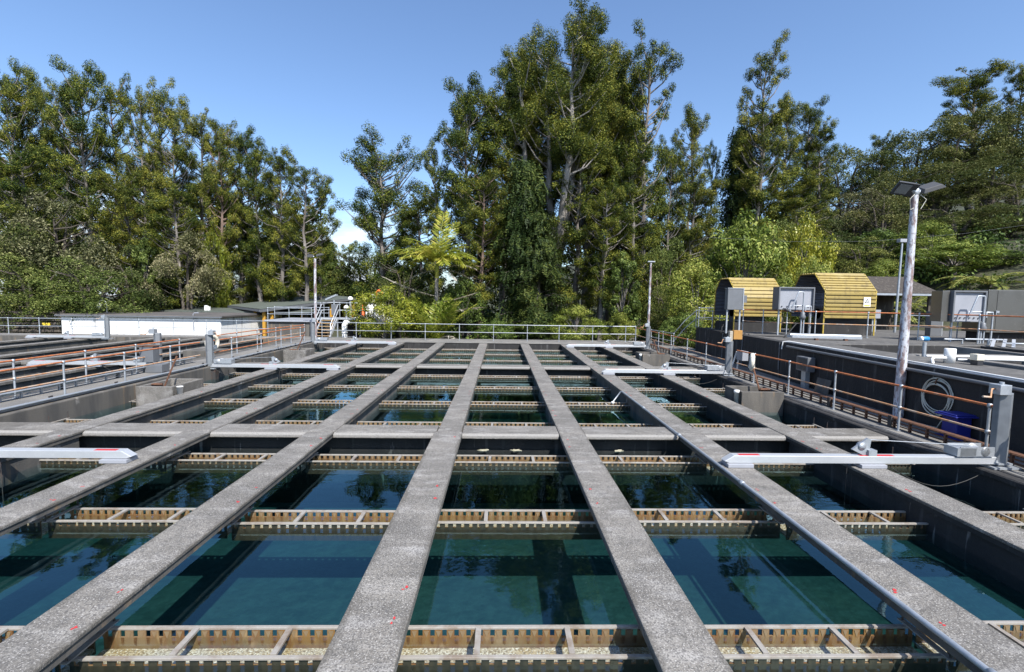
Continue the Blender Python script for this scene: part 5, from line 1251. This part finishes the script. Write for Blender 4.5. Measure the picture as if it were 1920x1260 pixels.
frond_mesh('dead_fronds', g, M['lf_dead'], T, rgp, (-4.75,35,-.9))
MB().tube([(-4.75,35,-1),(-4.75,35,-.3)],[.2,.14],8).build('stump', M['bark'], T)
# tree ferns by the right edge
for i, (x,y,z,L,lab) in enumerate(((24.5,30.5,2.2,2.9,'tree fern with arching golden fronds right behind the hut roof'),(29.5,31,3.1,3.2,'tree fern spreading flat fronds above the steel cabinet'),(33.2,32,4.2,3.4,'large tree fern at the right picture edge'),(27,33.5,4.0,2.8,'tree fern higher on the slope behind the steel cabinet'),(22.6,32,2.6,2.5,'small tree fern left of the others, over the hut roof'))):
    zb = hill(x,y)
    T = thing('tree_fern', lab, 'tree fern', (x,y,zb), 'tree ferns')
    MB().tube([(x,y,zb-.5),(x+.05,y,z)],[.16,.12],8).build('trunk', M['bark_dark'], T)
    g = [((x,y,z),k*6.283/13+rgp.uniform(-.15,.15),rgp.uniform(.35,.8),L*rgp.uniform(.85,1.1),rgp.uniform(1.0,1.5),.5,36,.12) for k in range(13)]
    frond_mesh('fronds', g, M['lf_fern'], T, rgp, (x,y,zb), M['lf_fern'])

# undergrowth and the far wood: uncountable leaf masses
def mass(name, pts, per, size, mat, seed, flat=.8):
    rg = np.random.default_rng(seed)
    c, nr, s, w = leaves_for(pts, rg, per, size, flat, .45, .5, .25)
    me = leafmesh(name, c, nr, s, w, mat); o = bpy.data.objects.new(name, me); COL.objects.link(o)
    return tag(o, kind='stuff')
rn = random.Random(9); pts = []
for k in range(620):
    x = rn.uniform(-48,26); y = rn.uniform(38,58) if x < -20 else rn.uniform(36.2,54)
    if -30 < x < -10.5 and y < 66: y = 62+rn.random()*4
    if -9 < x < 10 and y < 38 and rn.random() < .5: y += 5
    r = rn.uniform(.5,1.25); pts.append((x,y,-1+r*.5+rn.random()**2*1.9,r))
mass('undergrowth', pts, 85, .26, M['lf_mid'], 61)
pts = []
for k in range(380):
    x = rn.uniform(17,62); y = rn.uniform(31,62); r = rn.uniform(.6,1.4)
    if x < 27 and y < 34: continue
    pts.append((x,y,hill(x,y)+r*.4+rn.random()*1.0,r))
mass('undergrowth', pts, 80, .28, M['lf_mid'], 62)
pts = []
for k in range(1300):
    x = rn.uniform(-75,60); y = rn.uniform(57,72)
    if -25 < x < -13: top = 4.5
    elif x < -25: top = 15+(-25-x)*.12
    elif -12 < x < 16: top = 17
    else: top = 12
    z = rn.uniform(-1,top); 
    if x > 20: z = max(z, hill(x,y)-1+rn.random()*5)
    pts.append((x,y,z,rn.uniform(.9,2.0)))
mass('far_wood', pts, 70, .5, M['lf_rimu'], 63)
# ------------------------------------------------------------------ light, sky, camera
SUN = Vector((.40,-.80,1.0)).normalized()
el = math.asin(SUN.z); az = math.atan2(SUN.x, SUN.y)
w = bpy.data.worlds.new('World'); S.world = w; w.use_nodes = True
nt = w.node_tree; N = nt.nodes; L = nt.links
bg = N['Background']; bg.inputs['Strength'].default_value = .124
sky = N.new('ShaderNodeTexSky'); sky.sky_type = 'NISHITA'; sky.sun_disc = False
sky.sun_elevation = el; sky.sun_rotation = az; sky.altitude = 50; sky.air_density = 1.0; sky.dust_density = 1.3; sky.ozone_density = 2.2
# a low bank of thin cloud far off
tc = N.new('ShaderNodeTexCoord'); sx = N.new('ShaderNodeSeparateXYZ'); L.new(tc.outputs['Generated'], sx.inputs[0])
mp = N.new('ShaderNodeMapping'); mp.inputs['Scale'].default_value = (5,5,26); L.new(tc.outputs['Generated'], mp.inputs['Vector'])
nz = N.new('ShaderNodeTexNoise'); nz.inputs['Scale'].default_value = 1; nz.inputs['Detail'].default_value = 5; L.new(mp.outputs[0], nz.inputs['Vector'])
band = N.new('ShaderNodeMapRange'); band.inputs[1].default_value = .175; band.inputs[2].default_value = .12; L.new(sx.outputs['Z'], band.inputs[0])
aw = N.new('ShaderNodeMapRange'); aw.inputs[1].default_value = -.18; aw.inputs[2].default_value = -.27; L.new(sx.outputs['X'], aw.inputs[0])
cm = N.new('ShaderNodeMapRange'); cm.inputs[1].default_value = .36; cm.inputs[2].default_value = .58; L.new(nz.outputs[0], cm.inputs[0])
mu = N.new('ShaderNodeMath'); mu.operation = 'MULTIPLY'; L.new(band.outputs[0], mu.inputs[0]); L.new(cm.outputs[0], mu.inputs[1])
mx = N.new('ShaderNodeMix'); mx.data_type = 'RGBA'; m3 = N.new('ShaderNodeMath'); m3.operation = 'MULTIPLY'; L.new(mu.outputs[0], m3.inputs[0]); L.new(aw.outputs[0], m3.inputs[1]); L.new(m3.outputs[0], mx.inputs[0]); tn = N.new('ShaderNodeMix'); tn.data_type = 'RGBA'; tn.blend_type = 'MULTIPLY'; tn.inputs[0].default_value = 1; L.new(sky.outputs[0], tn.inputs[6]); tn.inputs[7].default_value = (.92,1.02,1.14,1); L.new(tn.outputs[2], mx.inputs[6]); mx.inputs[7].default_value = (6.3,6.9,7.6,1)
L.new(mx.outputs[2], bg.inputs['Color'])
sl = bpy.data.lights.new('sun','SUN'); sl.energy = 4.8; sl.angle = R(.53); sl.color = (1,.955,.89)
so = bpy.data.objects.new('sun', sl); COL.objects.link(so); so.rotation_euler = SUN.to_track_quat('Z','Y').to_euler(); so.location = (10,-10,40)
cam = bpy.data.cameras.new('camera'); co = bpy.data.objects.new('camera', cam); COL.objects.link(co)
cam.sensor_width = 36; cam.lens = 900/1920*36; cam.clip_start = .1; cam.clip_end = 2000
pi, ya, ro = .077, .0249, .014
f = Vector((math.sin(ya)*math.cos(pi), math.cos(ya)*math.cos(pi), -math.sin(pi)))
r = Vector((math.cos(ya), -math.sin(ya), 0)); u = r.cross(f)
r2 = r*math.cos(ro)+u*math.sin(ro); u2 = u*math.cos(ro)-r*math.sin(ro)
co.matrix_world = Matrix(((r2.x,u2.x,-f.x,0),(r2.y,u2.y,-f.y,0),(r2.z,u2.z,-f.z,2.8),(0,0,0,1)))
S.camera = co
S.view_settings.view_transform = 'Standard'; S.view_settings.look = 'None'; S.view_settings.exposure = .7; S.view_settings.gamma = 1
S.cycles.transparent_max_bounces = 12; S.cycles.max_bounces = 8
S.cycles.caustics_reflective = False; S.cycles.caustics_refractive = False
